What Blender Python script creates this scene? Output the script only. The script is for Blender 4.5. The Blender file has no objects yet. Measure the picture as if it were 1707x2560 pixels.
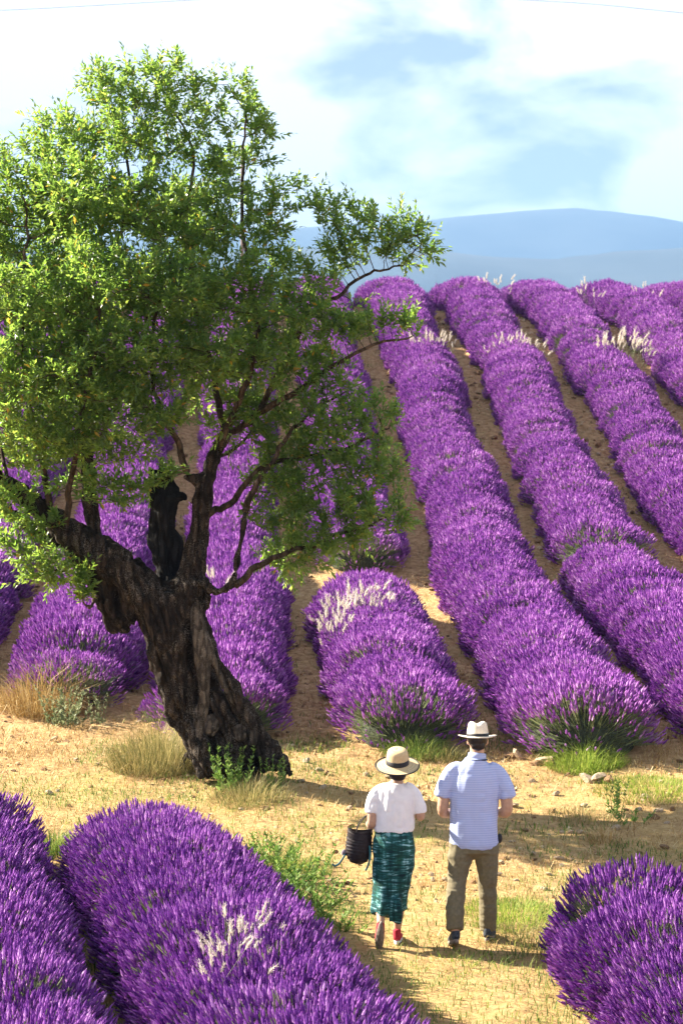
import bpy, math, numpy as np
from mathutils import Vector, Matrix

C = bpy.context.scene.collection
SC = bpy.context.scene
R = math.radians
rng = np.random.default_rng(7)

# ---------------------------------------------------------------- camera, sky, sun, exposure
F = 6044.0                      # focal length in photo pixels (85 mm, 36 mm sensor height, 2560 px)
CAMZ = 4.0
PITCH = math.atan(160 / F)
cam = bpy.data.cameras.new('camera')
cam.sensor_fit = 'VERTICAL'; cam.sensor_height = 36; cam.sensor_width = 24; cam.lens = 85
cam.clip_start = 0.5; cam.clip_end = 30000
cam.dof.use_dof = True; cam.dof.focus_distance = 21.5; cam.dof.aperture_fstop = 5.0
camo = bpy.data.objects.new('camera', cam); C.objects.link(camo)
camo.location = (0, 0, CAMZ); camo.rotation_euler = (R(90) - PITCH, 0, 0)
SC.camera = camo

SUN_EL, SUN_AZ = R(32), R(22)   # light travels towards +X and a little towards the camera
sd = Vector((-math.cos(SUN_AZ) * math.cos(SUN_EL), math.sin(SUN_AZ) * math.cos(SUN_EL), math.sin(SUN_EL)))
sun = bpy.data.lights.new('sun', 'SUN'); sun.energy = 5.0; sun.angle = R(0.5); sun.color = (1.0, 0.89, 0.72)
suno = bpy.data.objects.new('sun', sun); C.objects.link(suno)
suno.rotation_euler = sd.to_track_quat('Z', 'Y').to_euler()
suno.location = (-30, 30, 40)

W = bpy.data.worlds.new('World'); SC.world = W; W.use_nodes = True
nt = W.node_tree; nt.nodes.clear()
def wn(t, **k):
    n = nt.nodes.new(t)
    for a, b in k.items(): setattr(n, a, b)
    return n
wout = wn('ShaderNodeOutputWorld'); bg = wn('ShaderNodeBackground'); bg.inputs[1].default_value = 0.05
sky = wn('ShaderNodeTexSky', sky_type='NISHITA', sun_disc=False)
sky.sun_elevation = SUN_EL; sky.sun_rotation = math.atan2(sd.x, sd.y)
sky.air_density = 0.65; sky.dust_density = 0.25; sky.ozone_density = 1.6
tc = wn('ShaderNodeTexCoord')
mp = wn('ShaderNodeMapping'); mp.inputs['Scale'].default_value = (1, 1, 2.0); mp.inputs['Location'].default_value = (4.43, 2.41, 1.85)
nz = wn('ShaderNodeTexNoise'); nz.inputs['Scale'].default_value = 11; nz.inputs['Detail'].default_value = 9; nz.inputs['Roughness'].default_value = 0.52
nz.inputs['Distortion'].default_value = 0.25
rp = wn('ShaderNodeValToRGB'); rp.color_ramp.elements[0].position = 0.36; rp.color_ramp.elements[1].position = 0.485; rp.color_ramp.elements[0].color = (.18, .18, .18, 1)
nz2 = wn('ShaderNodeTexNoise'); nz2.inputs['Scale'].default_value = 17; nz2.inputs['Detail'].default_value = 6
rp2 = wn('ShaderNodeValToRGB'); rp2.color_ramp.elements[0].position = 0.33; rp2.color_ramp.elements[1].position = 0.52
rp2.color_ramp.elements[0].color = (2.75, 2.75, 2.95, 1); rp2.color_ramp.elements[1].color = (6.0, 6.1, 6.1, 1)
mx = wn('ShaderNodeMix', data_type='RGBA')
skg = wn('ShaderNodeMix', data_type='RGBA', blend_type='MULTIPLY'); skg.inputs[0].default_value = 1.0
skg.inputs[7].default_value = (.60, .51, .53, 1)
L = nt.links.new
L(tc.outputs['Generated'], mp.inputs[0]); L(mp.outputs[0], nz.inputs[0]); L(mp.outputs[0], nz2.inputs[0])
sep = wn('ShaderNodeSeparateXYZ'); L(tc.outputs['Generated'], sep.inputs[0])
thin = wn('ShaderNodeMapRange', interpolation_type='SMOOTHSTEP'); thin.inputs[1].default_value = .16; thin.inputs[2].default_value = .55; thin.inputs[3].default_value = 0; thin.inputs[4].default_value = .16
sub = wn('ShaderNodeMath', operation='SUBTRACT'); L(sep.outputs[2], thin.inputs[0]); L(nz.outputs[0], sub.inputs[0]); L(thin.outputs[0], sub.inputs[1]); L(sub.outputs[0], rp.inputs[0])   # the air mass, and so the cloud seen edge-on, thins out with height L(nz2.outputs[0], rp2.inputs[0])
L(rp.outputs[0], mx.inputs[0]); L(sky.outputs[0], skg.inputs[6]); L(skg.outputs[2], mx.inputs[6]); L(rp2.outputs[0], mx.inputs[7])
L(mx.outputs[2], bg.inputs[0]); L(bg.outputs[0], wout.inputs[0])

SC.view_settings.view_transform = 'Standard'; SC.view_settings.look = 'None'
SC.view_settings.exposure = 2.5; SC.view_settings.gamma = 1.0; SC.view_settings.use_curve_mapping = False
SC.render.engine = 'CYCLES'
SC.cycles.max_bounces = 6; SC.cycles.diffuse_bounces = 3; SC.cycles.transmission_bounces = 4
SC.cycles.volume_bounces = 0; SC.cycles.use_denoising = True
SC.cycles.sample_clamp_indirect = 6.0

# ---------------------------------------------------------------- helpers
def tag(o, label=None, cat=None, group=None, kind=None):
    for k, v in (('label', label), ('category', cat), ('group', group), ('kind', kind)):
        if v: o[k] = v
    return o
def empty(name, loc, rz=0.0):
    o = bpy.data.objects.new(name, None); C.objects.link(o); o.location = loc; o.rotation_euler = (0, 0, rz)
    o.empty_display_size = 0.2
    return o
def link(name, me, parent=None, loc=None):
    o = bpy.data.objects.new(name, me); C.objects.link(o)
    if parent is not None: o.parent = parent
    if loc is not None: o.location = loc
    return o
def np_mesh(name, V, polys, mats, mat_idx=None, tint=None, smooth=True):
    """polys: list of (M,k) int arrays; mat_idx: list of arrays or ints; tint: per-vertex float."""
    me = bpy.data.meshes.new(name)
    V = np.asarray(V, dtype=np.float32)
    polys = [np.asarray(p) for p in polys if len(p)]
    sizes = np.concatenate([np.full(len(p), p.shape[1]) for p in polys])
    li = np.concatenate([p.ravel() for p in polys]).astype(np.int32)
    me.vertices.add(len(V)); me.vertices.foreach_set('co', V.ravel())
    me.loops.add(len(li)); me.loops.foreach_set('vertex_index', li)
    me.polygons.add(len(sizes))
    st = np.concatenate([[0], np.cumsum(sizes)[:-1]]).astype(np.int32)
    me.polygons.foreach_set('loop_start', st)
    if mat_idx is not None:
        mi = np.concatenate([np.full(len(p), m) if np.isscalar(m) else m for p, m in zip(polys, mat_idx)]).astype(np.int32)
        me.polygons.foreach_set('material_index', mi)
    me.polygons.foreach_set('use_smooth', np.full(len(sizes), bool(smooth)))
    for m in mats: me.materials.append(m)
    if tint is not None:
        a = me.attributes.new('tint', 'FLOAT', 'POINT'); a.data.foreach_set('value', np.asarray(tint, np.float32))
    me.update(calc_edges=True); me.validate()
    return me
class Acc:
    """collects numpy pieces into one mesh"""
    def __init__(s): s.V = []; s.P = []; s.M = []; s.T = []; s.n = 0
    def add(s, V, polys, mi=0, tint=0.5):
        V = np.asarray(V, float).reshape(-1, 3)
        for p in polys:
            if len(p): s.P.append(np.asarray(p) + s.n); s.M.append(mi)
        s.V.append(V); s.T.append(np.broadcast_to(np.asarray(tint, float), (len(V),))); s.n += len(V)
    def mesh(s, name, mats, smooth=True):
        return np_mesh(name, np.concatenate(s.V), s.P, mats, s.M, np.concatenate(s.T), smooth)
def stamp(acc, TV, TF, B, O, mi=0, tint=None):
    """template TV (nv,3), faces TF (nf,k) placed with bases B (n,3,3 rows=axes) and origins O (n,3)"""
    n = len(O); nv = len(TV)
    V = np.einsum('vk,nkj->nvj', TV, B) + O[:, None, :]
    Fc = (TF[None] + (np.arange(n) * nv)[:, None, None]).reshape(-1, TF.shape[1])
    t = 0.5 if tint is None else np.repeat(tint, nv)
    acc.add(V.reshape(-1, 3), [Fc], mi, t)
def norm(a): return a / (np.linalg.norm(a, axis=-1, keepdims=True) + 1e-9)
def basis(ax, spin):
    """rows x,y,z with z = ax"""
    ref = np.where(np.abs(ax[:, 2:3]) < 0.9, np.array([[0, 0, 1.]]), np.array([[1., 0, 0]]))
    x = norm(np.cross(ref, ax)); y = np.cross(ax, x)
    c, s = np.cos(spin)[:, None], np.sin(spin)[:, None]
    return np.stack([x * c + y * s, y * c - x * s, ax], 1)
def vnoise(P, seed=0):
    P = np.asarray(P, float); i = np.floor(P).astype(np.int64); f = P - i; f = f * f * (3 - 2 * f)
    def h(ix, iy, iz):
        n = (ix * 374761393 + iy * 668265263 + iz * 2147483647 + seed * 144665) & 0xffffffff
        n = ((n ^ (n >> 13)) * 1274126177) & 0xffffffff
        return ((n ^ (n >> 16)) & 0xffff) / 65535.0
    r = 0
    for a in (0, 1):
        for b in (0, 1):
            for c in (0, 1):
                w = (f[:, 0] if a else 1 - f[:, 0]) * (f[:, 1] if b else 1 - f[:, 1]) * (f[:, 2] if c else 1 - f[:, 2])
                r = r + w * h(i[:, 0] + a, i[:, 1] + b, i[:, 2] + c)
    return r * 2 - 1
def tube(pts, rad, sides=10, ry=None, ref=(1, 0, 0), caps=True):
    pts = np.asarray(pts, float); n = len(pts)
    rx = np.broadcast_to(np.asarray(rad, float), (n,)); ry = rx if ry is None else np.broadcast_to(np.asarray(ry, float), (n,))
    tn = norm(np.gradient(pts, axis=0)); ref = np.asarray(ref, float)
    V = []; u_prev = None
    for k in range(n):
        t = tn[k]
        r0 = ref if u_prev is None else u_prev
        if abs(np.dot(r0, t)) > 0.98: r0 = np.array([0, 1., 0]) if abs(t[1]) < 0.9 else np.array([0, 0, 1.])
        u = r0 - t * np.dot(r0, t); u /= np.linalg.norm(u); u_prev = u
        v = np.cross(t, u)
        a = np.arange(sides) * 2 * math.pi / sides
        V.append(pts[k] + np.outer(np.cos(a) * rx[k], u) + np.outer(np.sin(a) * ry[k], v))
    V = np.concatenate(V)
    k = np.arange(n - 1)[:, None] * sides; j = np.arange(sides)[None]; j2 = (j + 1) % sides
    Q = np.stack([k + j, k + j2, k + sides + j2, k + sides + j], -1).reshape(-1, 4)
    T = np.zeros((0, 3), int)
    if caps:
        V = np.vstack([V, pts[0] - tn[0] * rx[0] * .35, pts[-1] + tn[-1] * rx[-1] * .35])
        a, b = len(V) - 2, len(V) - 1
        jj = np.arange(sides); j2 = (jj + 1) % sides; o = (n - 1) * sides
        T = np.vstack([np.stack([np.full(sides, a), j2, jj], -1), np.stack([np.full(sides, b), o + jj, o + j2], -1)])
    return V, Q, T
def spline(pts, m=5):
    """Catmull-Rom through rows of any width"""
    p = np.asarray(pts, float); p = np.vstack([2 * p[0] - p[1], p, 2 * p[-1] - p[-2]])
    out = []
    for i in range(1, len(p) - 2):
        for s in np.arange(m) / m:
            a, b, c, d = p[i - 1:i + 3]
            out.append(.5 * (2 * b + (c - a) * s + (2 * a - 5 * b + 4 * c - d) * s * s + (3 * b - a - 3 * c + d) * s ** 3))
    out.append(p[-2]); return np.array(out)
def ellipsoid(c, r, n=12, m=8):
    a = np.linspace(-1, 1, m + 2)[1:-1] * math.pi / 2
    pts = np.stack([np.full(m, c[0]), np.full(m, c[1]), c[2] + r[2] * np.sin(a)], -1)
    return tube(pts, r[0] * np.cos(a), n, r[1] * np.cos(a))
def fused(name, pieces, voxel, mat, parent=None, smooth=4, disp=None, loc=None):
    """union of closed pieces as ONE continuous surface"""
    acc = Acc()
    for V, Q, T in pieces: acc.add(V, [Q, T])
    me = acc.mesh('tmp', [])
    o = bpy.data.objects.new('tmp', me); C.objects.link(o)
    r = o.modifiers.new('r', 'REMESH'); r.mode = 'VOXEL'; r.voxel_size = voxel
    if smooth:
        s = o.modifiers.new('s', 'SMOOTH'); s.iterations = smooth; s.factor = 0.5
    dg = bpy.context.evaluated_depsgraph_get()
    me2 = bpy.data.meshes.new_from_object(o.evaluated_get(dg), depsgraph=dg)
    bpy.data.objects.remove(o); bpy.data.meshes.remove(me)
    me2.name = name; me2.materials.clear(); me2.materials.append(mat)
    n = len(me2.vertices)
    me2.polygons.foreach_set('use_smooth', np.ones(len(me2.polygons), bool))
    if disp is not None:
        co = np.empty(n * 3, np.float32); me2.vertices.foreach_get('co', co); co = co.reshape(-1, 3)
        no = np.empty(n * 3, np.float32); me2.vertices.foreach_get('normal', no); no = no.reshape(-1, 3)
        co = co + no * disp(co, no)[:, None]
        me2.vertices.foreach_set('co', co.astype(np.float32).ravel()); me2.update()
    return link(name, me2, parent, loc)

# ---------------------------------------------------------------- materials
def mat(name):
    m = bpy.data.materials.new(name); m.use_nodes = True
    nt = m.node_tree; b = nt.nodes['Principled BSDF']
    return m, nt, b
def nd(nt, t, **k):
    n = nt.nodes.new(t)
    for a, b in k.items(): setattr(n, a, b)
    return n
def ramp(nt, stops):
    r = nt.nodes.new('ShaderNodeValToRGB'); e = r.color_ramp.elements
    while len(e) < len(stops): e.new(0.5)
    for k, (p, c) in enumerate(stops): e[k].position = p; e[k].color = (*c, 1)
    return r
def noise(nt, scale, detail=6, rough=0.55, coord='Object', sc=(1, 1, 1), dist=0.0):
    t = nd(nt, 'ShaderNodeTexCoord'); mp = nd(nt, 'ShaderNodeMapping'); mp.inputs['Scale'].default_value = sc
    n = nd(nt, 'ShaderNodeTexNoise'); n.inputs['Scale'].default_value = scale; n.inputs['Detail'].default_value = detail
    n.inputs['Roughness'].default_value = rough; n.inputs['Distortion'].default_value = dist
    nt.links.new(t.outputs[coord], mp.inputs[0]); nt.links.new(mp.outputs[0], n.inputs[0])
    return n
def bump(nt, b, src, strength=0.4, dist=0.01):
    bp = nd(nt, 'ShaderNodeBump'); bp.inputs['Strength'].default_value = strength; bp.inputs['Distance'].default_value = dist
    nt.links.new(src, bp.inputs['Height']); nt.links.new(bp.outputs[0], b.inputs['Normal'])
def plant_mat(name, stops, trans=0.35, tcol=1.0, rough=0.6, objvar=0.0, spec=0.25, tstops=None):
    """colour from the per-blade tint; thin, so part of the light passes through"""
    m, nt, b = mat(name)
    at = nd(nt, 'ShaderNodeAttribute', attribute_name='tint')
    r = ramp(nt, stops); src = at.outputs['Fac']
    if objvar:
        oi = nd(nt, 'ShaderNodeObjectInfo'); ma = nd(nt, 'ShaderNodeMath', operation='MULTIPLY_ADD')
        ma.inputs[1].default_value = objvar; ma.inputs[2].default_value = -objvar / 2
        ad = nd(nt, 'ShaderNodeMath', operation='ADD', use_clamp=True)
        nt.links.new(oi.outputs['Random'], ma.inputs[0]); nt.links.new(ma.outputs[0], ad.inputs[0]); nt.links.new(src, ad.inputs[1])
        src = ad.outputs[0]
    nt.links.new(src, r.inputs[0]); nt.links.new(r.outputs[0], b.inputs['Base Color'])
    b.inputs['Roughness'].default_value = rough; b.inputs['Specular IOR Level'].default_value = spec
    tr = nd(nt, 'ShaderNodeBsdfTranslucent'); mix = nd(nt, 'ShaderNodeMixShader'); mix.inputs[0].default_value = trans
    if tstops:
        r2 = ramp(nt, tstops); nt.links.new(src, r2.inputs[0]); nt.links.new(r2.outputs[0], tr.inputs[0])
    else: nt.links.new(r.outputs[0], tr.inputs[0])
    out = nt.nodes['Material Output']
    nt.links.new(b.outputs[0], mix.inputs[1]); nt.links.new(tr.outputs[0], mix.inputs[2]); nt.links.new(mix.outputs[0], out.inputs[0])
    return m
def simple_mat(name, c1, c2, scale=40, rough=0.7, bs=0.2, sc=(1, 1, 1), bd=0.004, spec=0.3, lo=.35, hi=.65):
    m, nt, b = mat(name)
    n = noise(nt, scale, sc=sc); r = ramp(nt, [(lo, c1), (hi, c2)])
    nt.links.new(n.outputs[0], r.inputs[0]); nt.links.new(r.outputs[0], b.inputs['Base Color'])
    b.inputs['Roughness'].default_value = rough; b.inputs['Specular IOR Level'].default_value = spec
    if bs: bump(nt, b, n.outputs[0], bs, bd)
    return m
M = {}
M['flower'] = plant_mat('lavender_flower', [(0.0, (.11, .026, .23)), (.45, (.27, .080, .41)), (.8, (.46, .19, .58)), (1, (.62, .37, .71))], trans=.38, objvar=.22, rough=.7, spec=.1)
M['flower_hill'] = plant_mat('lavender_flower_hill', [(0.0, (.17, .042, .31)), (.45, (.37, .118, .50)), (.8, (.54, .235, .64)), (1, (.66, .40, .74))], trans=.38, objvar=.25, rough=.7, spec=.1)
M['stem'] = plant_mat('lavender_stem', [(0, (.09, .125, .06)), (.6, (.19, .24, .11)), (1, (.32, .33, .18))], trans=.3, objvar=.2)
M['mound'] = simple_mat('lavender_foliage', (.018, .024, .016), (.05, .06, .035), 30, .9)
M['leaf'] = plant_mat('almond_leaf', [(0, (.028, .068, .022)), (.6, (.052, .108, .030)), (.93, (.13, .20, .045)), (.97, (.3, .22, .02)), (1, (.4, .2, .03))],
                      trans=.52, rough=.34, spec=.6, tstops=[(0, (.17, .36, .055)), (.6, (.37, .54, .085)), (.93, (.58, .66, .12)), (1, (.6, .36, .04))])
M['straw'] = plant_mat('dry_straw', [(0, (.20, .115, .04)), (.35, (.38, .25, .09)), (.75, (.53, .39, .17)), (1, (.66, .54, .31))], trans=.2)
M['green_grass'] = plant_mat('green_grass', [(0, (.05, .10, .02)), (.5, (.13, .20, .04)), (1, (.30, .34, .09))], trans=.42)
M['mixed_grass'] = plant_mat('half_dry_grass', [(0, (.10, .12, .04)), (.4, (.25, .23, .08)), (1, (.50, .40, .18))], trans=.35)
M['lime_grass'] = plant_mat('lime_grass', [(0, (.12, .20, .03)), (.5, (.24, .34, .05)), (1, (.40, .44, .10))], trans=.45)
M['weed'] = plant_mat('weed_leaf', [(0, (.07, .15, .03)), (.6, (.17, .29, .055)), (1, (.32, .42, .13))], trans=.4)
M['greyweed'] = plant_mat('grey_green_weed', [(0, (.10, .14, .07)), (.6, (.22, .26, .13)), (1, (.36, .38, .22))], trans=.35)
M['plume'] = plant_mat('white_grass_plume', [(0, (.48, .42, .33)), (.5, (.68, .62, .52)), (1, (.80, .76, .68))], trans=.35)

def bark_material(name, dark, mid, lich, lo=.50, hi=.60, scale=16):
    m, nt, b = mat(name)
    n = noise(nt, 9, 9, .65, sc=(1, 1, .3), dist=.6); r = ramp(nt, [(.32, dark), (.68, mid)])
    n2 = noise(nt, scale, 7, .7); r2 = ramp(nt, [(lo, (0, 0, 0)), (hi, (1, 1, 1))])
    n3 = noise(nt, 85, 4, .75); r3 = ramp(nt, [(.50, (0, 0, 0)), (.57, (.9, .9, .9))])
    ml = nd(nt, 'ShaderNodeMath', operation='MULTIPLY'); mm = nd(nt, 'ShaderNodeMix', data_type='RGBA'); mm.inputs[7].default_value = (*lich, 1)
    nt.links.new(n.outputs[0], r.inputs[0]); nt.links.new(n2.outputs[0], r2.inputs[0]); nt.links.new(n3.outputs[0], r3.inputs[0])
    nt.links.new(r2.outputs[0], ml.inputs[0]); nt.links.new(r3.outputs[0], ml.inputs[1])
    nt.links.new(ml.outputs[0], mm.inputs[0]); nt.links.new(r.outputs[0], mm.inputs[6]); nt.links.new(mm.outputs[2], b.inputs['Base Color'])
    b.inputs['Roughness'].default_value = .9; b.inputs['Specular IOR Level'].default_value = .15
    n4 = noise(nt, 22, 9, .7, sc=(1, 1, .22), dist=.8)
    vo = nd(nt, 'ShaderNodeTexVoronoi', feature='DISTANCE_TO_EDGE'); vo.inputs['Scale'].default_value = 15
    tc_ = nd(nt, 'ShaderNodeTexCoord'); mp_v = nd(nt, 'ShaderNodeMapping'); mp_v.inputs['Scale'].default_value = (1, 1, .28)
    wv = nd(nt, 'ShaderNodeMix', data_type='RGBA', blend_type='LINEAR_LIGHT'); wv.inputs[0].default_value = .05
    nt.links.new(tc_.outputs['Object'], mp_v.inputs[0]); nt.links.new(mp_v.outputs[0], wv.inputs[6]); nt.links.new(n3.outputs['Color'], wv.inputs[7]); nt.links.new(wv.outputs[2], vo.inputs['Vector'])
    rv = ramp(nt, [(.0, (.22, .22, .22)), (.09, (1, 1, 1))]); nt.links.new(vo.outputs['Distance'], rv.inputs[0])
    cr = nd(nt, 'ShaderNodeMix', data_type='RGBA', blend_type='MULTIPLY'); cr.inputs[0].default_value = .85
    nt.links.new(mm.outputs[2], cr.inputs[6]); nt.links.new(rv.outputs[0], cr.inputs[7]); nt.links.new(cr.outputs[2], b.inputs['Base Color'])
    hh_ = nd(nt, 'ShaderNodeMath', operation='MULTIPLY_ADD'); hh_.inputs[1].default_value = .6; nt.links.new(rv.outputs[0], hh_.inputs[0]); nt.links.new(n4.outputs[0], hh_.inputs[2])
    bump(nt, b, hh_.outputs[0], 1.0, .04)
    return m
M['bark'] = bark_material('almond_bark', (.006, .0048, .004), (.062, .044, .034), (.22, .195, .17), .43, .60, 3.2)
M['char'] = bark_material('charred_bark', (.006, .006, .007), (.022, .022, .024), (.065, .07, .075), .54, .66, 9)
M['deadwood'] = bark_material('pale_dead_wood', (.045, .036, .03), (.17, .14, .115), (.30, .26, .22))
M['branch'] = bark_material('young_bark', (.045, .032, .024), (.16, .115, .085), (.28, .24, .2), .6, .7)

# ---------------------------------------------------------------- terrain
KY = np.array([-300, -50, 0, 10, 15, 19.3, 23, 27, 33, 38, 43, 48, 53, 58, 63, 67, 72, 80, 100, 160, 300, 600, 14000.])
KZ = np.array([-6, -1.8, -1.0, -.55, -.28, 0, .3, .64, 1.0, 1.55, 2.5, 3.75, 5.1, 6.3, 7.3, 7.85, 8.1, 7.7, 5, -6, -30, -45, -45.])
_fy = np.arange(-60, 140, .25); _fz = np.interp(_fy, KY, KZ)
_k = np.exp(-.5 * (np.arange(-12, 13) / 5.0) ** 2); _k /= _k.sum()
_fz = np.convolve(np.pad(_fz, 12, mode='edge'), _k, 'valid')
def terrain(x, y):
    x = np.atleast_1d(np.asarray(x, float)); y = np.atleast_1d(np.asarray(y, float))
    z = np.where((y > -55) & (y < 135), np.interp(y, _fy, _fz), np.interp(y, KY, KZ))
    P = np.stack([x, y, np.zeros_like(x)], -1)
    near = np.clip(1 - np.abs(y - 40) / 90, 0, 1)
    z = z + near * (.05 * vnoise(P * .45, 3) + .022 * vnoise(P * 1.7, 4))
    far = np.clip((y - 45) / 25, 0, 1) * np.clip(1 - (y - 90) / 60, 0, 1)
    return z - far * .012 * (x - 3.0)
def tz(x, y): return float(terrain(x, y)[0])
def ray(px, py):
    """direction of a photo pixel, scaled so that Y = 1"""
    d = Vector(((px - 853.5) / F, 1.0, -(py - 1280) / F)); d.rotate(Matrix.Rotation(-PITCH, 3, 'X')); return d / d.y
def P(px, py, Y): d = ray(px, py); return np.array([d.x * Y, Y, CAMZ + d.z * Y])
def D(dx, dy, Y): return P(dx * 1.0887, dy * 1.0887, Y)
def G(dx, dy):
    """ground point under a pixel of the 1568-wide view"""
    d = ray(dx * 1.0887, dy * 1.0887); a, b = 9.0, 90.0
    for y in np.arange(9, 90, .1):
        if CAMZ + d.z * y < tz(d.x * y, y): return np.array([d.x * y, y, tz(d.x * y, y)])
    return np.array([d.x * 70, 70, tz(d.x * 70, 70)])

# rows: x = x0 + k*y ; y range ; half width
HILL_K = -.034
HILL = [(-10.61, 34, 76), (-8.57, 32, 76), (-6.53, 30.5, 76), (-4.49, 30.6, 76), (-2.45, 31.2, 76), (-.41, 27.9, 76), (1.63, 27.4, 76), (3.67, 26.9, 76), (5.71, 27.2, 76), (7.75, 27.5, 76), (9.79, 28, 76), (11.83, 30, 76), (13.87, 34, 76)]
FORE = [(-2.72 + .22 * 18, -.22, 11.6, 21.6), (-.92 + .26 * 18, -.26, 11.6, 21.0), (2.38 + .16 * 18, -.16, 11.6, 18.6)]
def row_dist(x, y):
    d = np.full(np.shape(x), 9.0)
    for x0, a, b in HILL:
        dd = np.abs(x - (x0 + HILL_K * y)) + np.maximum(0, a - .5 - y) * 2 + np.maximum(0, y - b); d = np.minimum(d, dd)
    for x0, k, a, b in FORE:
        dd = np.abs(x - (x0 + k * y)) + np.maximum(0, y - b - .2) * 2; d = np.minimum(d, dd)
    return d

ys = np.concatenate([np.arange(-250, 8, 12), np.arange(8, 30, .11), np.arange(30, 78, .25), np.arange(78, 160, 3), np.geomspace(160, 14000, 26)])
xs = np.concatenate([-np.geomspace(30, 9000, 22)[::-1], np.arange(-29, -6, 1.), np.arange(-6, 6, .11), np.arange(6, 29, 1.), np.geomspace(30, 9000, 22)])
gx, gy = np.meshgrid(xs, ys); gz = terrain(gx.ravel(), gy.ravel())
rd = row_dist(gx.ravel(), gy.ravel())
Pn = np.stack([gx.ravel(), gy.ravel(), 0 * gz], -1)
nearm = np.clip((32 - gy.ravel()) / 4, 0, 1)
alley = np.clip((gy.ravel() - 25.5) / 2.5, 0, 1)            # ploughed soil of the field, against the grassy track
gz = gz + np.where(gy.ravel() < 78, (alley * .035 + .012) * vnoise(Pn * 4.5, 8) + .01 * nearm * vnoise(Pn * 9, 9), 0)
ni, nj = gx.shape
a = (np.arange(ni - 1)[:, None] * nj + np.arange(nj - 1)[None]).ravel()
Q = np.stack([a, a + 1, a + nj + 1, a + nj], -1)
m, nt, b = mat('field_earth')
at = nd(nt, 'ShaderNodeAttribute', attribute_name='tint')
n1 = noise(nt, 1.1, 8, .6, 'Object'); n2 = noise(nt, 9, 8, .7, 'Object'); n3 = noise(nt, 38, 5, .7, 'Object', sc=(.5, 1.4, 1))
soil = ramp(nt, [(.3, (.18, .11, .055)), (.5, (.41, .26, .125)), (.70, (.60, .43, .22))])
straw = ramp(nt, [(.30, (.22, .13, .055)), (.5, (.45, .31, .125)), (.70, (.62, .46, .21))])
nt.links.new(n2.outputs[0], soil.inputs[0]); nt.links.new(n3.outputs[0], straw.inputs[0])
mx1 = nd(nt, 'ShaderNodeMix', data_type='RGBA'); nt.links.new(soil.outputs[0], mx1.inputs[6]); nt.links.new(straw.outputs[0], mx1.inputs[7])
sm = nd(nt, 'ShaderNodeMath', operation='MULTIPLY_ADD'); sm.inputs[1].default_value = 2.4; sm.inputs[2].default_value = -.80
sm2 = nd(nt, 'ShaderNodeMath', operation='SUBTRACT', use_clamp=True)
nt.links.new(n1.outputs[0], sm.inputs[0]); nt.links.new(sm.outputs[0], sm2.inputs[0]); nt.links.new(at.outputs['Fac'], sm2.inputs[1])
nt.links.new(sm2.outputs[0], mx1.inputs[0])
gn = ramp(nt, [(.55, (0, 0, 0)), (.68, (.75, .75, .75))]); n5 = noise(nt, .9, 6, .65, 'Object', sc=(1, 1, 3)); nt.links.new(n5.outputs[0], gn.inputs[0])
gm = nd(nt, 'ShaderNodeMath', operation='MULTIPLY'); nt.links.new(gn.outputs[0], gm.inputs[0]); nt.links.new(sm2.outputs[0], gm.inputs[1])
mx2 = nd(nt, 'ShaderNodeMix', data_type='RGBA'); mx2.inputs[7].default_value = (.22, .24, .07, 1)
nt.links.new(gm.outputs[0], mx2.inputs[0]); nt.links.new(mx1.outputs[2], mx2.inputs[6]); nt.links.new(mx2.outputs[2], b.inputs['Base Color'])
b.inputs['Roughness'].default_value = .95; b.inputs['Specular IOR Level'].default_value = .1
bump(nt, b, n2.outputs[0], .9, .05)
ground_me = np_mesh('ground', np.stack([gx.ravel(), gy.ravel(), gz], -1), [Q], [m], [0], alley)
ground = tag(link('ground', ground_me), kind='structure')

# far blue mountain ridges
mm_ = simple_mat('mountain_woodland', (.025, .036, .042), (.05, .064, .070), .004, .95, 0)
def ridge(name, Y, prof, depth):
    px = np.linspace(-2600, 4300, 150)
    py = np.interp(px, [p[0] for p in prof], [p[1] for p in prof])
    jit = vnoise(np.stack([px / 38, 0 * px, 0 * px], -1), 21) * 2.2 + vnoise(np.stack([px / 13, 0 * px, 0 * px], -1), 22) * 0.9
    top = np.array([P(a, b_, Y) for a, b_ in zip(px, py + jit)])
    rows = []
    for s in np.linspace(0, 1, 14):                           # slope towards us, then the back slope
        q = top.copy(); q[:, 1] = Y - depth * (1 - s); q[:, 2] = -45 + (top[:, 2] + 45) * np.sin(s * math.pi / 2) ** 1.3
        q[:, 2] += (1 - s) * s * 60 * vnoise(q * np.array([.004, .004, 0]), 5); rows.append(q)
    q = top.copy(); q[:, 1] = Y + depth; q[:, 2] = -46; rows.append(q)
    V = np.concatenate(rows); n = len(px); a = (np.arange(len(rows) - 1)[:, None] * n + np.arange(n - 1)[None]).ravel()
    o = link(name, np_mesh(name, V, [np.stack([a, a + 1, a + n + 1, a + n], -1)], [mm_], [0])); return tag(o, kind='structure')
ridge('mountain', 6800, [(-2600, 560), (-400, 640), (300, 600), (800, 572), (1080, 552), (1180, 541), (1250, 538), (1330, 529), (1400, 525), (1470, 529), (1560, 541), (1630, 545), (1707, 562), (2200, 640), (4300, 600)], 1500)
ridge('foothill', 4300, [(-2600, 640), (300, 650), (900, 622), (1100, 634), (1250, 648), (1380, 652), (1520, 638), (1707, 626), (2300, 600), (4300, 660)], 1100)
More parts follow.
